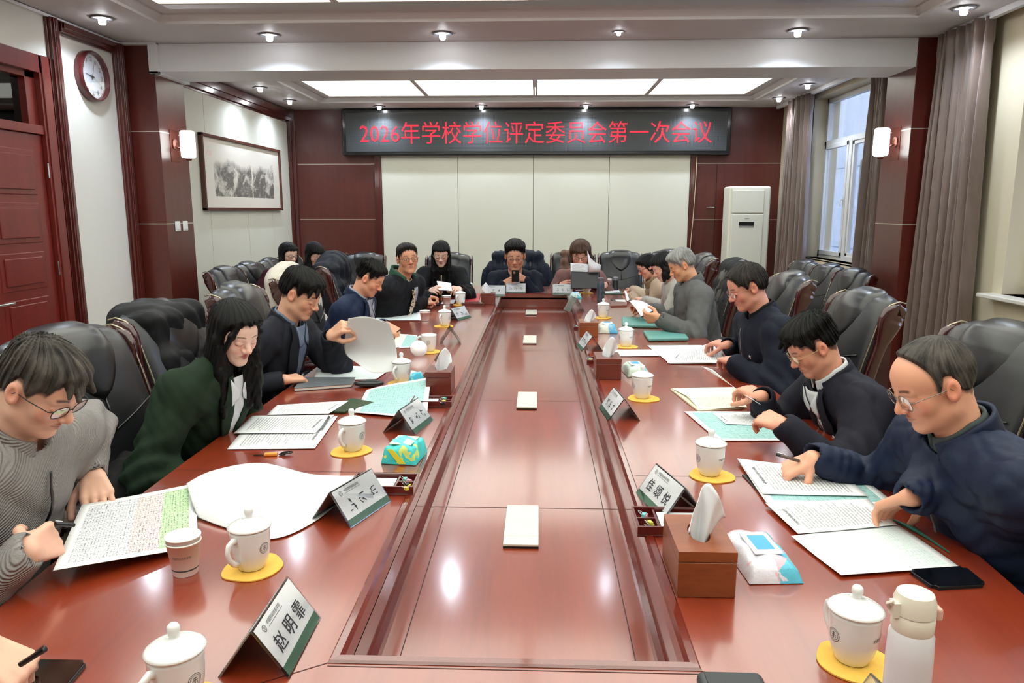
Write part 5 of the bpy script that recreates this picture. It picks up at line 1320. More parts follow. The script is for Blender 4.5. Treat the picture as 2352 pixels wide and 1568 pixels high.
# ---- right side (near/+x, far/+x, far/-x, near/-x)
sh('top printed sheet under the pen of the balding man',[(1994,1140),(1930,1080),(1693,1053),(1752,1134)],.012,PT[3],GQ)
sh('pale teal sheet peeking out between the printed sheets of the balding man',[(2060,1160),(1960,1080),(1700,1066),(1760,1154)],.007,PTEAL,GQ)
sh('middle printed sheet of the spread before the balding man',[(2060,1206),(1995,1146),(1757,1155),(1833,1226)],.010,PT[0],GQ)
sh('nearest printed sheet of the spread before the balding man',[(2203,1301),(2060,1204),(1817,1232),(1932,1322)],.006,PLT,GQ)
sh('large pale teal table sheet in front of the man in the dark suit',[(1830,1012),(1748,946),(1572,945),(1650,1012)],.003,PTEAL,GQ)
sh('printed sheet lying on the teal table sheet of the man in the dark suit',[(1775,977),(1745,948),(1637,949),(1668,975)],.006,PT[1],GQ)
quad('paper_sheet','white sheet held edge-on by the black-haired man in the dark suit','paper',[onz(1748,930,TZ+.10),onz(1800,925,TZ+.10)+Vector((-.12,.16,.0)),onz(1640,852,TZ+.09)+Vector((0,.03,.0)),onz(1611,841,TZ+.07)],PT[2],group=GQ)
sh('pale printed sheet under the turned page of the man with the round badge',[(1640,835),(1612,793),(1486,793),(1538,835)],.004,PLT,GQ)
quad('paper_sheet','printed sheet half lifted by the man with the round badge','paper',[onz(1670,834,TZ+.01),onz(1642,784,TZ+.07),onz(1560,812,TZ+.012),onz(1532,833,TZ+.006)],PT[3],arch=.012,group=GQ)
sh('white sheet lying behind the middle tissue box on the right',[(1515,818),(1505,803),(1393,803),(1400,818)],.003,PT[0],GQ)
def curl(label,pts,z,g,am):
    c=pz(pts,z)
    def fn(u,v):
        p=c[0].lerp(c[1],u).lerp(c[3].lerp(c[2],u),v); a=u*pi*.9; return (p.x,p.y,p.z+am*sin(a)+.004)
    return tag(MB().grid(fn,20,10).obj('paper_sheet',PBL,smooth=True,solid=.0008),label,'paper',g)
quad('paper_sheet','curled white sheet held by the grey-haired man','paper',[onz(1505,712,TZ+.09),onz(1452,690,TZ+.10),onz(1440,692,TZ+.11),onz(1472,728,TZ+.06)],PBL,arch=.02,wav=.01,group=GQ)
sh('white sheets on the open black notebook of the woman in light grey',[(1440,697),(1436,688),(1412,688),(1422,697)],.010,PBL,GQ)
quad('paper_sheet','small white sheet standing up in the hand of the woman in light grey','paper',[ony(1440,692,5.4),ony(1446,688,5.45),ony(1438,667,5.5),ony(1434,668,5.45)],PBL,group=GQ)
sh('white page on the folder of the woman with the olive scarf',[(1425,671),(1420,665),(1388,667),(1390,673)],.008,PBL,GQ)
sh('white paper beside the far right name card',[(1322,663),(1322,668),(1345,667),(1340,662)],.003,PBL,GQ)
# ================================================================ FOLDERS AND BOOKS
def slab(name,label,cat,pts,z0,h,m,pm=None,group=None,bev=.004):
    c=pz(pts,z0); ctr=sum(c,Vector())/4; o=thing(name,label,cat,(ctr.x,ctr.y,TZ+z0),0,group)
    def sl(f_,a,b): return [((p-ctr).x*f_,(p-ctr).y*f_) for p in c]
    P=sl(1,0,0)
    if pm:
        MB().prism(P,0,.0025).obj('back_cover',m,o,bevel=.001); MB().prism(sl(.975,0,0),.0025,h-.0025).obj('pages',pm,o); MB().prism(P,h-.0025,h).obj('front_cover',m,o,bevel=.001)
    else: MB().prism(P,0,h).obj('cover',m,o,bevel=bev)
    return o
M_teal=M('teal_cover',(92,150,142),.45,vary=.05,bump=.1); M_pg=M('page_edges',(222,220,210),.7)
slab('notebook','grey hardback notebook beside the hand of the person in charcoal','notebook',[(675,899),(808,889),(817,873),(696,873)],.001,.016,M('grey_cover',(92,98,104),.5),M_pg)
slab('folder','teal zip folder lying right of the white cup, before the man with badge','folder',[(1489,785),(1582,783),(1570,766),(1477,766)],.001,.022,M_teal,None,bev=.009)
slab('folder','teal folder with papers before the grey-haired man','folder',[(1430,752),(1516,754),(1512,735),(1428,733)],.001,.020,M_teal,None,bev=.006)
slab('folder','teal folder partly under the arm of the balding man','folder',[(2130,1238),(2182,1272),(2100,1215),(2050,1195)],.001,.006,M('dark_teal_cover',(36,112,98),.45),None,bev=.002)
slab('folder','dark green folder of the woman with the olive scarf','folder',[(1390,676),(1432,676),(1424,666),(1386,667)],.001,.007,M('dark_green_cover',(38,84,70),.4),None,bev=.002)
slab('folder','flat red folder near the far left tissue box','folder',[(1066,694),(1100,694),(1104,676),(1072,676)],.001,.012,M('red_cover',(186,52,62),.4),None,bev=.003)
slab('folder','black folder under the hands of the man in the black coat','folder',[(962,701),(1010,702),(1018,692),(985,691)],.001,.010,M_black,None,bev=.002)
slab('folder','black folder edge below the papers of the balding man','folder',[(1704,1092),(1760,1150),(1775,1148),(1720,1090)],.0005,.004,M_black,None,bev=.001)
slab('notebook','dark green notebook under the printed sheets of the green cardigan woman','notebook',[(735,948),(790,950),(860,928),(808,918)],.001,.010,M('forest_cover',(40,62,36),.4),None,bev=.002)
slab('notebook','open black notebook in front of the woman in light grey','notebook',[(1418,702),(1440,702),(1434,690),(1402,688)],.001,.009,M_black,None,bev=.002)
slab('folder','brown closed folder between thermos bottle and black notebook','folder',[(1402,705),(1440,704),(1438,696),(1400,694)],.0005,.012,wood('folder_brown',(120,70,58),(140,88,72),.3,.3),None,bev=.002)
nb=thing('notebook','open cream notebook with handwriting by the man in the dark suit','notebook',(0,0,0))
quad('left_page',None,None,pz([(1685,905),(1684,889),(1542,892),(1578,910)],[.016,.016,.010,.014]),PCR,parent=nb,wav=.002)
quad('right_page',None,None,pz([(1713,934),(1685,905),(1576,907),(1607,942)],[.012,.016,.018,.006]),PNB,parent=nb,wav=.002)
c=pz([(1716,938),(1686,892),(1540,896),(1604,946)],.001); MB().prism([(p.x,p.y) for p in c],TZ+.0005,TZ+.008).obj('page_block',M('cream_edges',(214,210,184),.7),nb,bevel=.001)
# black folder held upright
fo=thing('document_folder','black folder held upright by the woman in mauve','folder',(0,0,0))
quad('cover',None,None,[ony(1311,663,7.05),ony(1378,662,7.05),ony(1377,625,7.12),ony(1311,623,7.12)],M('folder_black',(22,22,30),.35),parent=fo,wav=0,thick=.004)
quad('paper_sheet','grey-white sheet rising above the black folder','paper',[ony(1311,640,7.13),ony(1352,641,7.13),ony(1350,607,7.16),ony(1310,604,7.16)],PT[1],wav=.004)
def wing():
    pts=[(1352,625),(1349,575),(1356,592),(1368,603),(1380,608),(1379,624)]
    W=[ony(u,v,7.08-.02*(i%2)) for i,(u,v) in enumerate(pts)]; return MB().add([tuple(p) for p in W],[(0,5,4,3),(0,3,2,1)])
tag(wing().obj('paper_sheet',PBL,solid=.001,smooth=True),'bright white page flipped up in front of the face of the woman in mauve','paper')
# ================================================================ CUPS
M_por=M('white_porcelain',(232,234,234),.12,coat=.6,crough=.05,vary=.01); M_coast=M('coaster_yellow',(236,188,84),.85,vary=.12,vs=60,bump=.4,bs=300); M_print=M('print_grey',(70,74,76),.5)
SCHOOL='中国劳动关系学院'
def strokes(mb,mat,h,seed):
    rnd=random.Random(seed)
    for k in range(7):
        x,y=rnd.uniform(-.35,.35)*h,rnd.uniform(-.4,.4)*h; L=rnd.uniform(.2,.45)*h; a=rnd.choice((0,0,pi/2,pi/2,.9,-.9)); w=h*.04; c,s_=cos(a),sin(a)
        mb.add([mat@Vector((x+c*p*L-s_*q*w,y+s_*p*L+c*q*w,0)) for p,q in ((-.5,-1),(.5,-1),(.5,1),(-.5,1))],[(0,1,2,3)])
def wraptext(mb,s,R0,z,height,width,az,up=0,mi=0,rf=None):
    vs,fs=text_mesh(s,width=width,height=height,res=1)
    out=[]
    for x,y,_ in vs:
        r=(rf(z+y) if rf else R0)+.0006; a=az+x/R0; out.append((r*cos(a),r*sin(a),z+y))
    mb.add(out,fs,mi)
CUPP=[(.0,.004),(.024,.003),(.026,.0),(.029,.003),(.036,.018),(.0415,.040),(.0430,.062),(.0440,.088),(.0445,.096),(.0425,.096),(.041,.06),(.034,.018),(.0,.012)]
def cup_r(z):
    for (r0,z0),(r1,z1) in zip(CUPP[3:8],CUPP[4:9]):
        if z0<=z<=z1: return r0+(r1-r0)*(z-z0)/(z1-z0)
    return .043
def make_cup():
    c=thing('lidded_cup',None,'cup'); MB().lathe(CUPP,40,cap=False).obj('body',M_por,c,smooth=True)
    MB().lathe([(.0,.094),(.040,.094),(.041,.097),(.0475,.098),(.0480,.1005),(.044,.104),(.034,.110),(.020,.1155),(.009,.118),(.0075,.121),(.0085,.126),(.0105,.132),(.0095,.139),(.006,.143),(.0,.1445)],40,cap=False).obj('lid',M_por,c,smooth=True)
    h=MB(); h.tube([(.040,0,.078),(.052,0,.083),(.064,0,.077),(.069,0,.062),(.064,0,.044),(.053,0,.030),(.040,0,.024)],[.006,.0058,.0055,.005,.005,.0052,.006],10,flat=1.3); h.obj('handle',M_por,c,smooth=True)
    e=MB(); az=R(86)
    def ring_(r0,r1,n=24):
        vs=[];
        for r in (r0,r1):
            for k in range(n):
                a=2*pi*k/n; x,z=r*cos(a),.056+r*sin(a); rr=cup_r(z)+.0006; b=az+x/.043; vs.append((rr*cos(b),rr*sin(b),z))
        e.add(vs,[(k,(k+1)%n,n+(k+1)%n,n+k) for k in range(n)])
    ring_(.0125,.0115); ring_(.0095,.0088); [e.add([((cup_r(z)+.0006)*cos(az+x/.043),(cup_r(z)+.0006)*sin(az+x/.043),z) for x,z in ((x0,z0),(x1,z0),(x1,z1),(x0,z1))],[(0,1,2,3)]) for x0,x1,z0,z1 in ((-.005,.005,.0555,.0568),(-.0007,.0007,.050,.062),(-.004,.004,.0595,.0606),(-.0045,-.003,.051,.054),(.003,.0045,.051,.054))]; e.obj('emblem',M_print,c)
    e=MB(); wraptext(e,SCHOOL,.043,.058,.008,.058,R(-140),rf=cup_r); e.obj('lettering',M_print,c); return c
def make_coaster():
    N=40; P=[((.066+.003*sin(3*a)+.002*cos(5*a))*cos(a)*1.03,(.066+.002*sin(2*a+1))*sin(a)) for a in [2*pi*k/N for k in range(N)]]
    return MB().prism(P,0,.004).obj('coaster',M_coast,bevel=.001)
cup0=co0=None
GC='lidded white porcelain cups'; GK='round yellow coasters'
def put_cup(u,v,hz,label,coaster=True,lid=True,sc=1.0,cl=None):
    global cup0,co0
    p=onz(u,v,TZ+.004+.098*sc)
    c=cup0 if cup0 and not cup0.get('used') else None
    if cup0 is None: cup0=make_cup(); c=cup0
    else: c=copytree(cup0)
    c.location=(p.x,p.y,TZ+(.004 if coaster else 0)); c.rotation_euler=(0,0,R(hz)); c.scale=(sc,)*3; tag(c,label,None,GC)
    if coaster:
        if co0 is None: co0=make_coaster(); k=co0
        else: k=co0.copy(); COL.objects.link(k)
        k.location=(p.x+.006*cos(u),p.y+.006*sin(u)-.004,TZ+.0002); k.rotation_euler=(0,0,u); tag(k,cl,'coaster',GK)
    return c,p
L_=[(402,1490,'nearest lidded cup at the lower left, before the front name card',None),(573,1208,'lidded cup between the paper cup and the front name card','yellow coaster under the lidded cup beside the paper cup'),(808,968,'lidded cup in front of the woman in the green cardigan','yellow coaster under the cup before the green cardigan'),
 (922,831,'lidded cup standing left of the left tissue box','yellow coaster under the cup left of the left tissue box'),(1021,716,'lidded cup beside the double stacked paper cups','yellow coaster under the cup beside the double paper cups'),(1057,673,'lidded cup near the red folder on the far left','yellow coaster near the red folder on the far left'),(1075,652,'farthest lidded cup on the left side','farthest yellow coaster on the left side')]
for u,v,a,b in L_: put_cup(u,v,-112,a,coaster=True,cl=b or 'yellow coaster hidden under the nearest left cup')
R_=[(1966,1398,'nearest lidded cup on the right, beside the white thermos','yellow coaster under the cup beside the white thermos'),(1633,1018,'lidded cup behind the large tissue box on the right','yellow coaster behind the large tissue box on the right'),(1476,862,'lidded cup before the open cream notebook','yellow coaster below the cup before the open cream notebook'),
 (1438,757,'lidded cup left of the closed teal folder','yellow coaster left of the closed teal folder'),(1386,699,'lidded cup behind the third tissue box on the right','yellow coaster behind the third tissue box on the right'),(1348,649,'farthest lidded cup on the right, before the black upright folder','farthest yellow coaster on the right, before the upright folder')]
for u,v,a,b in R_: put_cup(u,v,112,a,cl=b)
# the open cup with its lid leaning beside it
c,p=put_cup(985,767,170,'open porcelain cup without lid, emblem towards the camera',cl='yellow coaster under the open porcelain cup')
lid=[k for k in c.children if k.name.startswith('lid')][0]
lid.parent=None; lid.name='cup_lid'; q=onz(962,800,TZ+.038)
lid.matrix_world=T(q.x,q.y,q.z)@RZ(R(20))@RX(R(-118))@T(0,0,-.1); tag(lid,'white cup lid tipped upside down beside the open cup','lid')
lid2=c; c.rotation_euler=(0,0,R(185))
for k in c.children:
    if k.name.startswith('emblem'): k.rotation_euler=(0,0,0)
# paper cups
M_pc=M('paper_cup_white',(246,244,242),.4); M_band=M('cup_band',(58,68,70),.5)
def make_pcup(k=1,text=True,h=.078):
    c=thing('paper_cup',None,'cup'); r0,r1=.0255,.036
    def body(z): MB().lathe([(0,z+.004),(r0-.001,z+.004),(r0,z),(r0+.0005,z+.001),(r1,z+h-.003),(r1+.0018,z+h-.003),(r1+.0022,z+h-.0005),(r1+.001,z+h+.001),(r1-.0008,z+h-.001),(r0,z+.006),(0,z+.006)],36,cap=False).obj('body',M_pc,c,smooth=True)
    for i in range(k): body(i*.012)
    rr=lambda z: r0+(r1-r0)*z/h
    b=MB().lathe([(rr(.014)+.0006,.014),(rr(.0175)+.0006,.0175)],36,cap=False); b.obj('printed_band',M_band,c,smooth=True)
    if text:
        e=MB(); wraptext(e,SCHOOL,.033,.048,.0062,.042,R(-75),rf=rr); e.obj('lettering',M_print,c)
    return c
pc0=make_pcup(2); G_='white paper cups'
def place(o,u,v,z,label,g=None,rz=0):
    p=onz(u,v,TZ+z); o.location=(p.x,p.y,TZ); o.rotation_euler=(0,0,rz); tag(o,label,None,g); return p
place(pc0,420,1232,.086,'paper cup with grey lettering and dark band beside the coloured sheet',G_)
pc1=make_pcup(2,False); place(pc1,976,716,.08,'double stacked paper cups between papers and lidded cup on the left',G_)
for u,v,l in ((1026,684,'paper cup near the hands of the man in the black coat'),(1045,660,'paper cup in front of the long-haired woman at the far corner'),(1157,642,'paper cup behind the far left name card'),(1397,645,'paper cup right of the grey thermos bottle')):
    place(copytree(pc0),u,v,.07,l,G_)
# ================================================================ NAME CARDS
M_acr=glass('acrylic',(238,240,240),.05,.05); M_card=M('card_white',(226,228,232),.5); M_cgreen=M('card_green',(78,112,92),.5); M_ink=M('card_ink',(30,28,40),.5)
def card(far,near,chars,label,ang_hint=None,L=.195,H=.088,W=.062,blank=False,face=1,g='tent name cards on the table'):
    """far,near: pixel ends of the ridge; face=+1: text side on +x side of the ridge, -1: on -x side"""
    a=onz(*far,TZ+H); b=onz(*near,TZ+H); m=(a+b)/2; d=(a-b); d.z=0; yaw=math.atan2(d.y,d.x)-pi/2
    if ang_hint is not None: yaw=R(ang_hint)
    o=thing('name_card',label,'name card',(m.x,m.y,TZ),yaw,g)
    sl=math.hypot(H,W)
    for s in (-1,1):
        mb=MB(); t=.0015
        mb.add([(0,-L/2,H),(0,L/2,H),(s*W,L/2,0),(s*W,-L/2,0)],[(0,1,2,3)]); mb.obj('acrylic_panel',M_acr,o,solid=.003)
        if not blank:
            mb=MB(); k=.004; f0=.05; nx,nz=H/sl*s,W/sl
            def P(y,f_,e=.0012): return (s*W*f_+nx*e,y,H*(1-f_)+nz*e)
            mb.add([P(-L/2+k,.03),P(L/2-k,.03),P(L/2-k,.80),P(-L/2+k,.80)],[(0,1,2,3)]); mb.obj('card_paper',M_card,o,solid=.0006)
            mb=MB(); mb.add([P(-L/2+k,.80),P(L/2-k,.80),P(L/2-k,.97),P(-L/2+k,.97)],[(0,1,2,3)]); mb.obj('green_band',M_cgreen,o,solid=.0006)
            # text frame on this face: x axis along reader's right, y axis up the slope
            ex=Vector((0,1,0)) if s>0 else Vector((0,-1,0)); ey=Vector((-s*W/sl,0,H/sl)); ez=Vector((nx,0,nz))
            def fr(xo,f_): 
                q=Vector(P(0,f_,.0024))+ex*xo; m_=Matrix((ex,ey,ez)).transposed().to_4x4(); m_.translation=q; return m_
            mb=MB()
            if chars=='~':
                for i in range(3): strokes(mb,fr((i-1)*.052,.52),.034,int(far[0])+i)
            else:
                for i,ch in enumerate(chars): put_text(mb,ch,fr((i-1)*.052,.52),height=.034,bold=.004,res=2)
            put_text(mb,SCHOOL,fr(-.018,.14),height=.0085,width=.066,res=1); mb.add([tuple(fr(0,.21)@Vector((x,y,0))) for x,y in ((-.052,0),(.018,0),(.018,.0008),(-.052,.0008))],[(0,1,2,3)])
            mm=fr(-.066,.16); n=20
            vs=[tuple(mm@Vector((r*cos(2*pi*k_/n),r*sin(2*pi*k_/n),0))) for r in (.0065,.0055) for k_ in range(n)]; mb.add(vs,[(k_,(k_+1)%n,n+(k_+1)%n,n+k_) for k_ in range(n)]); strokes(mb,mm,.008,5)
            mb.obj('lettering',M_ink,o)
    return o
card((658,1327),(579,1446),'赵明霏','white tent name card with three black characters, nearest on the left')
card((821,1073),(791,1133),'~','tent name card tilted beside the stationery tray on the left',ang_hint=-20)
card((946,911),(930,944),'~','tent name card on the left in front of the teal sheet',ang_hint=-12)
card((1038,745),(1030,760),'~','tent name card seen end-on left of the table centre',ang_hint=8,blank=True)
card((1056,702),(1046,708),'~','small tent name card beside the lidded cup and double cups',ang_hint=-25)
card((1006,812),(1002,822),'','clear tent name holder behind the left tissue box',ang_hint=0,blank=True)
card((1525,1063),(1556,1121),'佳颂悦','tent name card behind the large tissue box on the right',ang_hint=14)
card((1417,889),(1428,915),'~','tent name card before the cup on the right, third from the front',ang_hint=6)
card((1352,762),(1357,770),'~','tent name card beside the small tissue box on the right',ang_hint=6)
card((1316,675),(1322,690),'','tall clear tent name holder at the far right end of the trough',ang_hint=12,blank=True,H=.11)
cc_=card((2000,1545),(2000,1546),'','clear tent name holder at the lower right edge below the cup',ang_hint=12,blank=True); cc_.location=cc_.location-Vector((-sin(R(12))*.0975,cos(R(12))*.0975,0))
def fcard(u0,u1,v,chars,label):
    a=onz(u0,v,TZ+.07); b=onz(u1,v,TZ+.07); m=(a+b)/2
    return card((u0,v),(u1,v),chars,label,ang_hint=-90,L=(b-a).length,H=.10,W=.045)
fcard(1108,1160,655,'~','left name card of the three facing the camera at the far end')
fcard(1163,1207,650,'~','middle name card of the three facing the camera at the far end')
fcard(1270,1315,652,'~','right name card facing the camera at the far table end')
# ================================================================ TISSUES
M_tw=wood('tissue_box_wood',(108,48,20),(150,82,44),.35,.3,(3,12,12),.2); M_tw2=wood('tissue_box_dark',(84,30,22),(118,52,40),.35,.3,(3,12,12),.2); M_tis=M('tissue_white',(232,234,238),.7,vary=.01)
def tissue_box(bl,br,vt,depth_v,label,m,tis=1,g='wooden tissue boxes'):
    a=onz(*bl); b=onz(*br); w=(b-a).length; h=ony((bl[0]+br[0])/2,vt,a.y).z-TZ; bk=onz((bl[0]+br[0])/2,depth_v,TZ+h); dp=max(.10,min(.26,bk.y-a.y))
    o=thing('tissue_box',label,'tissue box',((a.x+b.x)/2,a.y+dp/2,TZ),0,g); w/=2; dp/=2
    MB().box((-w,-dp,0),(w,dp,h*.77)).obj('box',m,o,bevel=.003)
    bm=bmesh.new(); n=28; z=h
    ov=[bm.verts.new((x,y,z)) for x,y in ((-w,-dp),(w,-dp),(w,dp),(-w,dp))]; iv=[bm.verts.new((cos(2*pi*k/n)*w*.38,sin(2*pi*k/n)*dp*.52,z)) for k in range(n)]
    e=[bm.edges.new((ov[k],ov[(k+1)%4])) for k in range(4)]+[bm.edges.new((iv[k],iv[(k+1)%n])) for k in range(n)]; bmesh.ops.triangle_fill(bm,use_beauty=True,edges=e)
    r=bmesh.ops.extrude_face_region(bm,geom=bm.faces[:])
    for v in [q for q in r['geom'] if isinstance(q,bmesh.types.BMVert)]: v.co.z=h*.785
    bmesh.ops.recalc_face_normals(bm,faces=bm.faces); me=bpy.data.meshes.new('lid'); bm.to_mesh(me); bm.free(); l=link('lid',me,o,m)
    MB().box((-w*.6,-dp*.6,h*.5),(w*.6,dp*.6,h*.76)).obj('tissue_pack',M('pack_blue',(70,150,210),.4),o)
    if tis:
        rnd=random.Random(int(bl[0])); ph=rnd.uniform(0,6); hh=.095*tis; fl=1 if rnd.random()<.5 else -1
        def fn(u,v):
            x=2*u-1; wd=.014+.040*v**.9; k=1-.62*abs(x-.15*fl)**1.3*v
            return (x*wd*(1-.25*v*abs(x))+.014*v*fl, .016*sin(x*4.2+ph)*(.5+v*.7)+.008*v*cos(x*9), h-.03+(hh+.03)*v*k)
        MB().grid(fn,40,14).obj('tissue',M_tis,o,smooth=True,solid=.0012)
    return o
tissue_box((1555,1372),(1688,1372),1268,1182,'large brown wooden tissue box in the right foreground',M_tw,1.15)
tissue_box((1369,872),(1427,873),824,808,'reddish-brown wooden tissue box in the middle of the right side',M_tw2)
tissue_box((1331,774),(1374,774),741,732,'small-looking orange-brown tissue box farther up the right side',M_tw,.8)
tissue_box((978,907),(1036,908),855,838,'reddish-brown wooden tissue box on the left beside the trough',M_tw2,1.)
tissue_box((1104,700),(1136,700),674,670,'farthest wooden tissue box on the left side of the trough',M_tw2,.9)
tissue_box((1342,690),(1366,690),674,670,'small dark box under the farthest right coaster area',M_tw2,0) if 0 else None
# wipes packs
def pack(u,v,L,W,h,rz,label,c1,c2,c3,cap=True,g='packs of wet wipes'):
    p=onz(u,v,TZ); o=thing('wipes_pack',label,'wipes pack',(p.x,p.y,TZ),R(rz),g)
    nm='pack_print_%d_%d'%(c1[0],c2[0])
    if nm not in _M:
        t=NT(nm); s_=t.xyz(t.coord('Object')); n=t.noise(t.coord('Object',(14,14,14)),1.2,3,.5,.5); f1=t.m_('GREATER_THAN',t.m_('ADD',s_[0],t.m_('MULTIPLY',n,.10)),.065); f2=t.m_('GREATER_THAN',n,.60)
        t.l(t.mix(t.m_('MULTIPLY',f2,.8),t.mix(f1,rgb(*c1),rgb(*c2)),rgb(*c3)),t.b.inputs['Base Color']); t.b.inputs['Roughness'].default_value=.28; t.bump(t.noise(t.coord('Object'),40,4),.5,.006); _M[nm]=t.m
    def fn(uu,vv):
        x=(uu-.5)*W; y=(vv-.5)*L; e=(1-abs(2*uu-1)**(5 if cap else 9))**.5*(1-abs(2*vv-1)**(7 if cap else 10))**.5
        return e,x,y
    mb=MB(); nu,nv=18,26
    def top(uu,vv): e,x,y=fn(uu,vv); return (x*(1-.06*e),y,.002+h*e*(.92+.08*sin(uu*9+vv*13))+.0)
    def bot(uu,vv): e,x,y=fn(uu,vv); return (x*(1-.06*e),y,.0015*(1-e))
    mb.grid(top,nu,nv); mb2=MB().grid(lambda a,b:bot(1-a,b),nu,nv); 
    off=len(mb.v); mb.v+=mb2.v; mb.f+=[tuple(i+off for i in f_) for f_ in mb2.f]; mb.mi+=mb2.mi; mb.uv={}
    mb.obj('pouch',_M[nm],o,smooth=True)
    if cap:
        MB().box((-W*.27,-L*.26,h*.98),(W*.27,L*.26,h*1.08)).obj('flip_lid',M('flip_lid_white',(236,240,244),.3),o,bevel=.004)
        MB().box((-W*.17,-L*.17,h*1.08),(W*.17,L*.17,h*1.10)).obj('lid_label',M('label_blue',(60,160,214),.3),o,bevel=.001)
    return o
pack(1744,1290,.21,.12,.045,4,'white and blue wet wipes pack beside the large tissue box',(224,222,232),(96,196,224),(232,180,190))
pack(1458,857,.17,.11,.05,6,'pale green and blue wipes pack beside the middle right tissue box',(196,216,206),(120,196,222),(232,232,214))
pack(1394,762,.15,.13,.06,0,'blue and white wipes pack beside the third right tissue box',(222,228,214),(90,176,220),(150,196,226))
pack(1322,684,.14,.11,.05,0,'teal and white wipes pack near the far end of the trough',(180,206,200),(60,180,190),(226,230,220))
pack(930,1052,.135,.115,.062,-8,'turquoise and yellow tissue pack near the trough on the left',(64,202,200),(70,206,204),(226,226,70),cap=False)
yp=[o_ for o_ in COL.objects if o_.get('label','').startswith('turquoise and yellow')][0]
MB().box((-.036,-.045,.0595),(.036,.045,.0625)).obj('top_label',M('label_cream',(226,226,196),.35),yp,bevel=.001)
MB().box((-.03,-.03,.0625),(.004,.035,.0635)).obj('print_patch',M('label_turquoise',(90,206,200),.35),yp)
MB().add([(-.036,-.0672,.050),(-.018,-.0672,.052),(.026,-.0690,.006),(.002,-.0690,.004)],[(0,1,2,3)]).obj('yellow_band',M('band_yellow',(230,226,66),.35),yp,solid=.0012)
pack(943,872,.12,.08,.035,-20,'small blue and white wipes pack behind the teal sheet on the left',(226,232,236),(80,190,214),(150,214,226),cap=False)
# ================================================================ STATIONERY TRAYS
M_tr=wood('tray_wood',(72,16,16),(104,32,28),.25,.7,(8,2,8),.1); M_clip=M('clip_metal',(190,190,190),.2,.9)
def tray(x,y,w,d,label,side,rz=0,notes=True,clips=((120,200,190),(232,220,90),(230,150,170),(30,30,32))):
    o=thing('stationery_tray',label,'tray',(x,y,TZ),R(rz),'wooden stationery trays'); h=.028; t=.006; w/=2; d/=2; b=MB()
    b.box((-w,-d,0),(w,d,.006)).box((-w,-d,.006),(w,-d+t,h)).box((-w,d-t,.006),(w,d,h)).box((-w,-d+t,.006),(-w+t,d-t,h)).box((w-t,-d+t,.006),(w,d-t,h))
    xs_=side*(w-.055); b.box((xs_-.003,-d+t,.006),(xs_+.003,d-t,h-.004)); x0,x1=(xs_,w-t) if side>0 else (-w+t,xs_); b.box((x0,-.003,.006),(x1,.003,h-.004)); b.obj('box',M_tr,o,bevel=.0015)
    if notes:
        nx0,nx1=(-w+.01,xs_-.008) if side>0 else (xs_+.008,w-.01); n_=thing('note_pad','white note pad inside '+label[:40].rsplit(' ',1)[0],'note pad',(0,0,0)); 
        n_.location=(x,y,TZ+.0065); n_.rotation_euler=(0,0,R(rz)); MB().box((nx0,-d+.012,0),(nx1,d-.018,.012)).obj('pages',PBL,n_)
    rnd=random.Random(int(x*1000)); cx=(x0+x1)/2
    for k in range(6):
        yy=-d*.62 if k%2 else d*.5; px=cx+rnd.uniform(-.012,.012); py=yy+rnd.uniform(-.02,.02); c=clips[k%4]
        cl=thing('binder_clip','small binder clip in the '+label[:48].rsplit(' ',1)[0],'clip',(0,0,0),0,'binder clips in the trays'); W_=Matrix.Translation((x,y,TZ))@RZ(R(rz)); q=W_@Vector((px,py,.0075+.002*k)); cl.location=q; cl.rotation_euler=(0,0,rnd.uniform(0,3))
        MB().prism([(-.009,-.004),(.009,-.004),(.006,.006),(-.006,.006)],0,.010).obj('clip_body',M('clip_%d'%c[0],c,.35),cl,bevel=.001)
        w2=MB(); w2.tube([(-.005,.004,.006),(-.007,.012,.012),(0,.017,.015),(.007,.012,.012),(.005,.004,.006)],.0008,5); w2.obj('wire_handle',M_clip,cl)
    return o
a=onz(798,1137); b=onz(950,1138); tray((a.x+b.x)/2,a.y+.055,b.x-a.x,.11,'dark red wooden tray with note pad beside the turquoise pack',1)
a=onz(985,928); b=onz(1036,930); tray((a.x+b.x)/2-.03,a.y-.01,.17,.10,'dark wooden tray in front of the left tissue box',1)
a=onz(1497,1278); tray(a.x+.075,a.y+.17,.19,.13,'dark red wooden tray behind the large tissue box on the right',-1)
a=onz(1352,845); tray(a.x+.06,a.y+.12,.13,.1,'dark wooden tray behind the middle tissue box on the right',-1)
a=onz(1318,760); tray(a.x+.06,a.y+.05,.12,.1,'dark wooden tray behind the small tissue box on the right',-1)
a=onz(1085,706); tray(a.x,a.y+.12,.19,.1,'dark wooden tray beside the red folder on the far left',1)
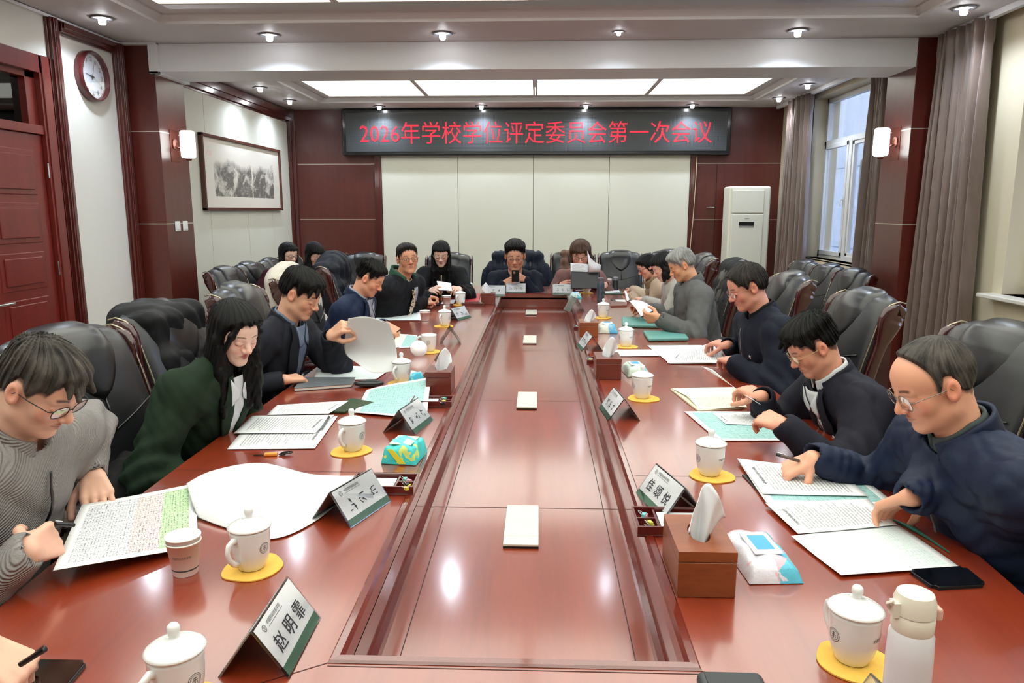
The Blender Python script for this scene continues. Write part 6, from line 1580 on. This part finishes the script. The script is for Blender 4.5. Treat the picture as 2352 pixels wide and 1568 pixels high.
# ================================================================ BOTTLES, PHONES, SMALL THINGS
p=onz(2095,1378,TZ+.22); th=thing('thermos_bottle','white thermos bottle with cream flip cap in the right foreground','bottle',(p.x,p.y-.03,TZ))
th.scale=(.93,.93,1.12); th.location.x-=.012; p=th.location; MB().lathe([(0,0),(.030,0),(.033,.004),(.034,.03),(.0345,.13),(.033,.165),(.029,.172),(.0,.172)],40).obj('body',M('thermos_white',(222,222,228),.3,coat=.4),th,smooth=False,auto=40)
Mc=M('thermos_cream',(226,220,206),.4); MB().lathe([(0,.170),(.030,.170),(.0315,.174),(.0315,.192),(.030,.194),(0,.194)],40).obj('neck_ring',Mc,th,auto=40)
MB().lathe([(0,.194),(.0315,.195),(.031,.212),(.027,.222),(.015,.227),(0,.228)],40).obj('cap',Mc,th,auto=40)
hb=MB(); hb.tube([(-.031,-.008,.205),(-.040,-.010,.214),(-.044,-.004,.208),(-.038,.002,.200)],.003,8); hb.box((-.038,-.014,.192),(-.028,.004,.212)); hb.obj('hinge_clasp',Mc,th,bevel=.001)
MB().box((.030,-.012,.186),(.041,.010,.204)).obj('push_button',M('button_pink',(222,176,160),.4),th,bevel=.004)
def bottle(u,v,y,r,h,label,m,mc):
    p=onz(u,v); o=thing('water_bottle',label,'bottle',(p.x,p.y,TZ)); MB().lathe([(0,0),(r*.9,0),(r,.005),(r,h*.72),(r*.94,h*.78),(0,h*.78)],24).obj('body',m,o,auto=40); MB().lathe([(0,h*.78),(r*.9,h*.78),(r*.9,h*.97),(r*.7,h),(0,h)],24).obj('cap',mc,o,auto=40); return o
bottle(1379,693,0,.034,.215,'grey-blue thermos bottle standing at the far right of the table',M('bottle_steel',(86,100,116),.25,.5),M('bottle_cap',(110,106,116),.3,.3))
bottle(1413,668,0,.030,.14,'small dark bottle with grey cap beside the far paper cup',M('bottle_dark',(44,50,50),.3),M('cap_grey',(120,124,128),.35))
def phone(pts,z,label,lit=None):
    c=pz(pts,z); ctr=sum(c,Vector())/4; o=thing('smartphone',label,'phone',(ctr.x,ctr.y,TZ+z),0,'smartphones'); P=[((q-ctr).x,(q-ctr).y) for q in c]
    bm=bmesh.new(); vs=[bm.verts.new((x,y,0)) for x,y in P]; f_=bm.faces.new(vs); 
    if f_.normal.z<0: f_.normal_flip()
    bmesh.ops.bevel(bm,geom=bm.verts[:],offset=.010,segments=5,affect='VERTICES'); r=bmesh.ops.extrude_face_region(bm,geom=bm.faces[:])
    for v in [q for q in r['geom'] if isinstance(q,bmesh.types.BMVert)]: v.co.z=.0085
    bmesh.ops.recalc_face_normals(bm,faces=bm.faces); me=bpy.data.meshes.new('case'); bm.to_mesh(me); bm.free(); b_=link('case',me,o,M('phone_case',(24,26,30),.25,.4)); md=b_.modifiers.new('b','BEVEL'); md.width=.0015; md.segments=2
    S=[(x*.94,y*.95) for x,y in P]; bm=bmesh.new(); vs=[bm.verts.new((x,y,.0088)) for x,y in S]; f_=bm.faces.new(vs); 
    if f_.normal.z<0: f_.normal_flip()
    bmesh.ops.bevel(bm,geom=bm.verts[:],offset=.008,segments=5,affect='VERTICES'); me=bpy.data.meshes.new('screen'); bm.to_mesh(me); bm.free(); link('screen',me,o,M('phone_screen',(6,7,9),.05,coat=1)); return o
phone([(2145,1357),(2268,1350),(2215,1306),(2083,1314)],.0,'black smartphone on the table right of the printed sheets')
phone([(20,1580),(150,1590),(205,1524),(75,1522)],.0,'black smartphone at the lower left corner of the table')
ph=thing('smartphone','black phone held upright by the man in the far middle','phone',tuple(ony(1184,634,7.1)),0,'smartphones'); MB().box((-.036,-.006,-.055),(.036,.004,.06)).obj('case',M('phone_case',(24,26,30),.25,.4),ph,bevel=.004); MB().lathe([(0,0),(.012,0),(.012,.004),(0,.004)],16,mat=T(-.012,-.006,.035)@RX(pi/2)).obj('camera_lens',M_chrome,ph)
wp_=phone([(1205,668),(1228,668),(1226,660),(1207,660)],.012,'white edged phone lying beside the middle name card')
# pens
def pen(a,b,label,c=(20,20,22),r=.0048,clip=True):
    a=Vector(a); b=Vector(b); o=thing('pen',label,'pen',tuple(a),0,'pens held in hands'); d=b-a
    MB().tube([(0,0,0),d*.04,d*.8],[r*.35,r,r],10).obj('barrel',M('pen_%d'%c[0],c,.3),o,auto=50); MB().tube([d*.8,d*.98,d],[r*1.08,r*1.05,r*.6],10).obj('cap',M_black,o,auto=50)
    if clip: n=Vector((0,0,r*1.5)); MB().tube([d*.97+n,d*.62+n],.0012,5).obj('clip',M_chrome,o)
pen(onz(172,1206,TZ+.10),onz(126,1203,TZ+.12),'black pen in the hand of the man in grey')
pen(onz(1838,1059,TZ+.07),onz(1782,1043,TZ+.085),'brown and black pen in the hand of the balding man',(96,78,66))
pen(onz(45,1527,TZ+.06),onz(105,1489,TZ+.09),'black and white pen in the lower left hand')
pen(onz(912,762,TZ+.04),onz(920,757,TZ+.06),'small pen in the hand behind the lifted page',(60,50,46),clip=False)
pen(onz(738,985,TZ+.013),onz(756,957,TZ+.013),'grey pen lying on the middle printed sheet on the left',(92,98,100))
# car key
a=onz(604,1047,TZ); k=thing('car_key','car key with orange fob on the table before the green cardigan','key',(a.x,a.y,TZ),R(8))
MB().box((-.03,-.003,.003),(.008,.003,.005)).obj('key_blade',M_black,k); MB().box((.004,-.009,.0),(.046,.009,.010)).obj('orange_fob',M('fob_orange',(232,150,60),.45),k,bevel=.003)
kk=MB()
for i in range(4):
    rr=.010+.002*i; kk.tube([(.062+.006*i+rr*cos(t_),.004*sin(i)+rr*.7*sin(t_),.004+.002*i) for t_ in [2*pi*j/14 for j in range(14)]],.0018,6,closed=True)
kk.obj('key_rings',M('dark_metal',(60,58,58),.25,.8),k,smooth=True)
# glasses case
a=onz(848,888,TZ); g=thing('glasses_case','dark green oval glasses case beside the grey notebook','case',(a.x,a.y,TZ),R(8)); MB().lathe([(0,-1),(.3,-.96),(.7,-.75),(.95,-.4),(1,0),(.95,.4),(.7,.75),(.3,.96),(0,1)],24,mat=T(0,0,.016)@Matrix.Diagonal((.068,.026,.016,1))).obj('shell',M('case_green',(22,34,36),.3,coat=.3),g,smooth=True)
# devices at the bottom edge
def device(u0,u1,v,label):
    a=onz(u0,v,TZ+.03); b=onz(u1,v,TZ+.03); w=b.x-a.x; o=thing('microphone_base',label,'device',((a.x+b.x)/2,a.y-.07,TZ),0,'dark devices at the near table end')
    MB().box((-w/2,-.09,0),(w/2,.07,.03)).obj('housing',M('device_grey',(58,62,66),.45),o,bevel=.014,seg=4); MB().box((-w/2+.012,-.075,.03),(w/2-.012,.056,.0315)).obj('top_plate',M('device_dark',(44,48,52),.5),o,bevel=.001)
device(1597,1747,1533,'dark grey rounded device at the bottom edge, right of the trough'); device(828,938,1566,'dark grey device barely visible at the bottom edge, left of the trough')
# watches worn on wrists
def watch(center,axis,label,par,m):
    o=par; X_=Vector(axis).normalized(); q=X_.to_track_quat('Z','Y').to_matrix().to_4x4(); base=Matrix.Translation(Vector(center)-Vector(par.location))@q
    MB().lathe([(.0285,-.007),(.0305,-.006),(.0305,.006),(.0285,.007)],28,mat=base,cap=False).obj('wristwatch_strap',m,par,smooth=True)
for lab,side,m in (("black-haired man in dark suit and white shirt holding a sheet",1,M('watch_gold',(214,190,140),.2,.9)),("woman with shoulder-length black hair in a light grey sweater, head bowed",1,M('watch_white',(230,226,214),.3,.3))):
    P_=PEOPLE[lab]; A_=P_['A'][1]; wv=(A_[3]-A_[2]).normalized(); watch(A_[3]-wv*.004,wv,'',P_['root'],m)
# ================================================================ COATS ON CHAIRS
def coat(chair_o,label,m,name='coat',w=.30,z0=.35,z1=1.16,thick=.09,lump=(),y0=0,hood=None,h=.012,sx=0,m2=None):
    M_=chair_o.matrix_basis; 
    def f(P):
        d=None
        for s in np.linspace(0,1,6):
            y,z=(-.235-.14*s**1.6+y0, z0+(z1-z0)*s)
            e=s_box(P,(sx,y-.02,z),(w*(1-.12*s),thick,.10),.06); d=e if d is None else smin(d,e,.04)
        for c,r in lump: d=smin(d,s_ell(P,c,r),.04)
        if hood: d=smin(d,s_ell(P,hood[0],hood[1]),.03)
        d=ssub(d,s_box(P,(0,-.12+y0,.5),(.2,.10,.45),.05),.03) if thick<.2 else d
        return (d+folds(P*np.array((1.6,1,.55),dtype=f32),15,.012,int(w*100),2)+folds(P,34,.004,1,2))*.75
    V,F=mesh_sdf(f,(-.62,-.75,.0),(.62,.25,1.4),h); me=np_mesh(name,[(V,F)]); o=link(name,me,None,m); o.matrix_basis=M_.copy(); tag(o,label,name); return o
coat(CH['p3'],'black padded jacket draped over a chair behind the woman in green',cloth('jacket_black',(17,18,21),rough=.5),'jacket',.25,.25,1.06,.11,lump=[((.08,-.42,1.10),(.15,.10,.08)),((-.12,-.42,1.07),(.12,.10,.08)),((-.2,-.3,.6),(.09,.12,.3))],h=.009)
coat(CH['cr'],'cream coat draped over a chair behind the person in charcoal',C_cream,'coat',.29,.3,1.06,.10,lump=[((0,-.42,1.12),(.24,.09,.10))])
coat(CH['p5'],'dark hooded jacket draped over a chair behind the navy blazer',cloth('jacket_midnight',(20,22,32),rough=.5),'jacket',.27,.4,1.06,.10,lump=[((0,-.38,1.1),(.2,.13,.14))])
coat(CH['p7'],'large dark navy coat spread over the chair at the far middle',cloth('coat_navy',(20,27,46),rough=.55),'coat',.36,.30,1.08,.10,lump=[((.30,-.33,.70),(.16,.09,.36)),((-.30,-.33,.70),(.16,.09,.36)),((0,-.40,1.14),(.2,.08,.07))])
coat(CH['p8'],'brown garment hanging on the chair of the woman in mauve',cloth('garment_brown',(110,78,64),rough=.5),'garment',.12,.6,1.08,.09,sx=.06)
coat(CH['p10'],'grey tweed coat over the chair behind the grey-haired man',cloth('coat_tweed',(50,50,50)),'coat',.24,.4,1.06,.10,lump=[((.05,-.40,1.08),(.2,.09,.10))])
for o in list(COL.objects):
    if o.get('label','').endswith('padded coat') and o.type=='EMPTY': coat(o,'folded navy padded coat heaped on a chair before the far corner',cloth('coat_padded',(28,36,56),rough=.5),'coat',.22,.4,1.0,.11,lump=[((0,-.36,1.06),(.24,.12,.07))])
# dark bag on the seat beside the woman in green
p=Vector((-1.40,2.36,.50)); bg_=MB()
V,F=mesh_sdf(lambda P:(s_ell(P,(0,0,.10),(.15,.16,.14))+folds(P,18,.02,1,3)+folds(P,50,.006,2,2))*.7,(-.32,-.32,-.1),(.32,.32,.4),.012)
o=link('garment',np_mesh('garment',[(V,F)]),None,cloth('fluffy_black',(20,20,24))); o.location=p; tag(o,'black fluffy garment heaped on the chair between grey sweater and green cardigan','garment')
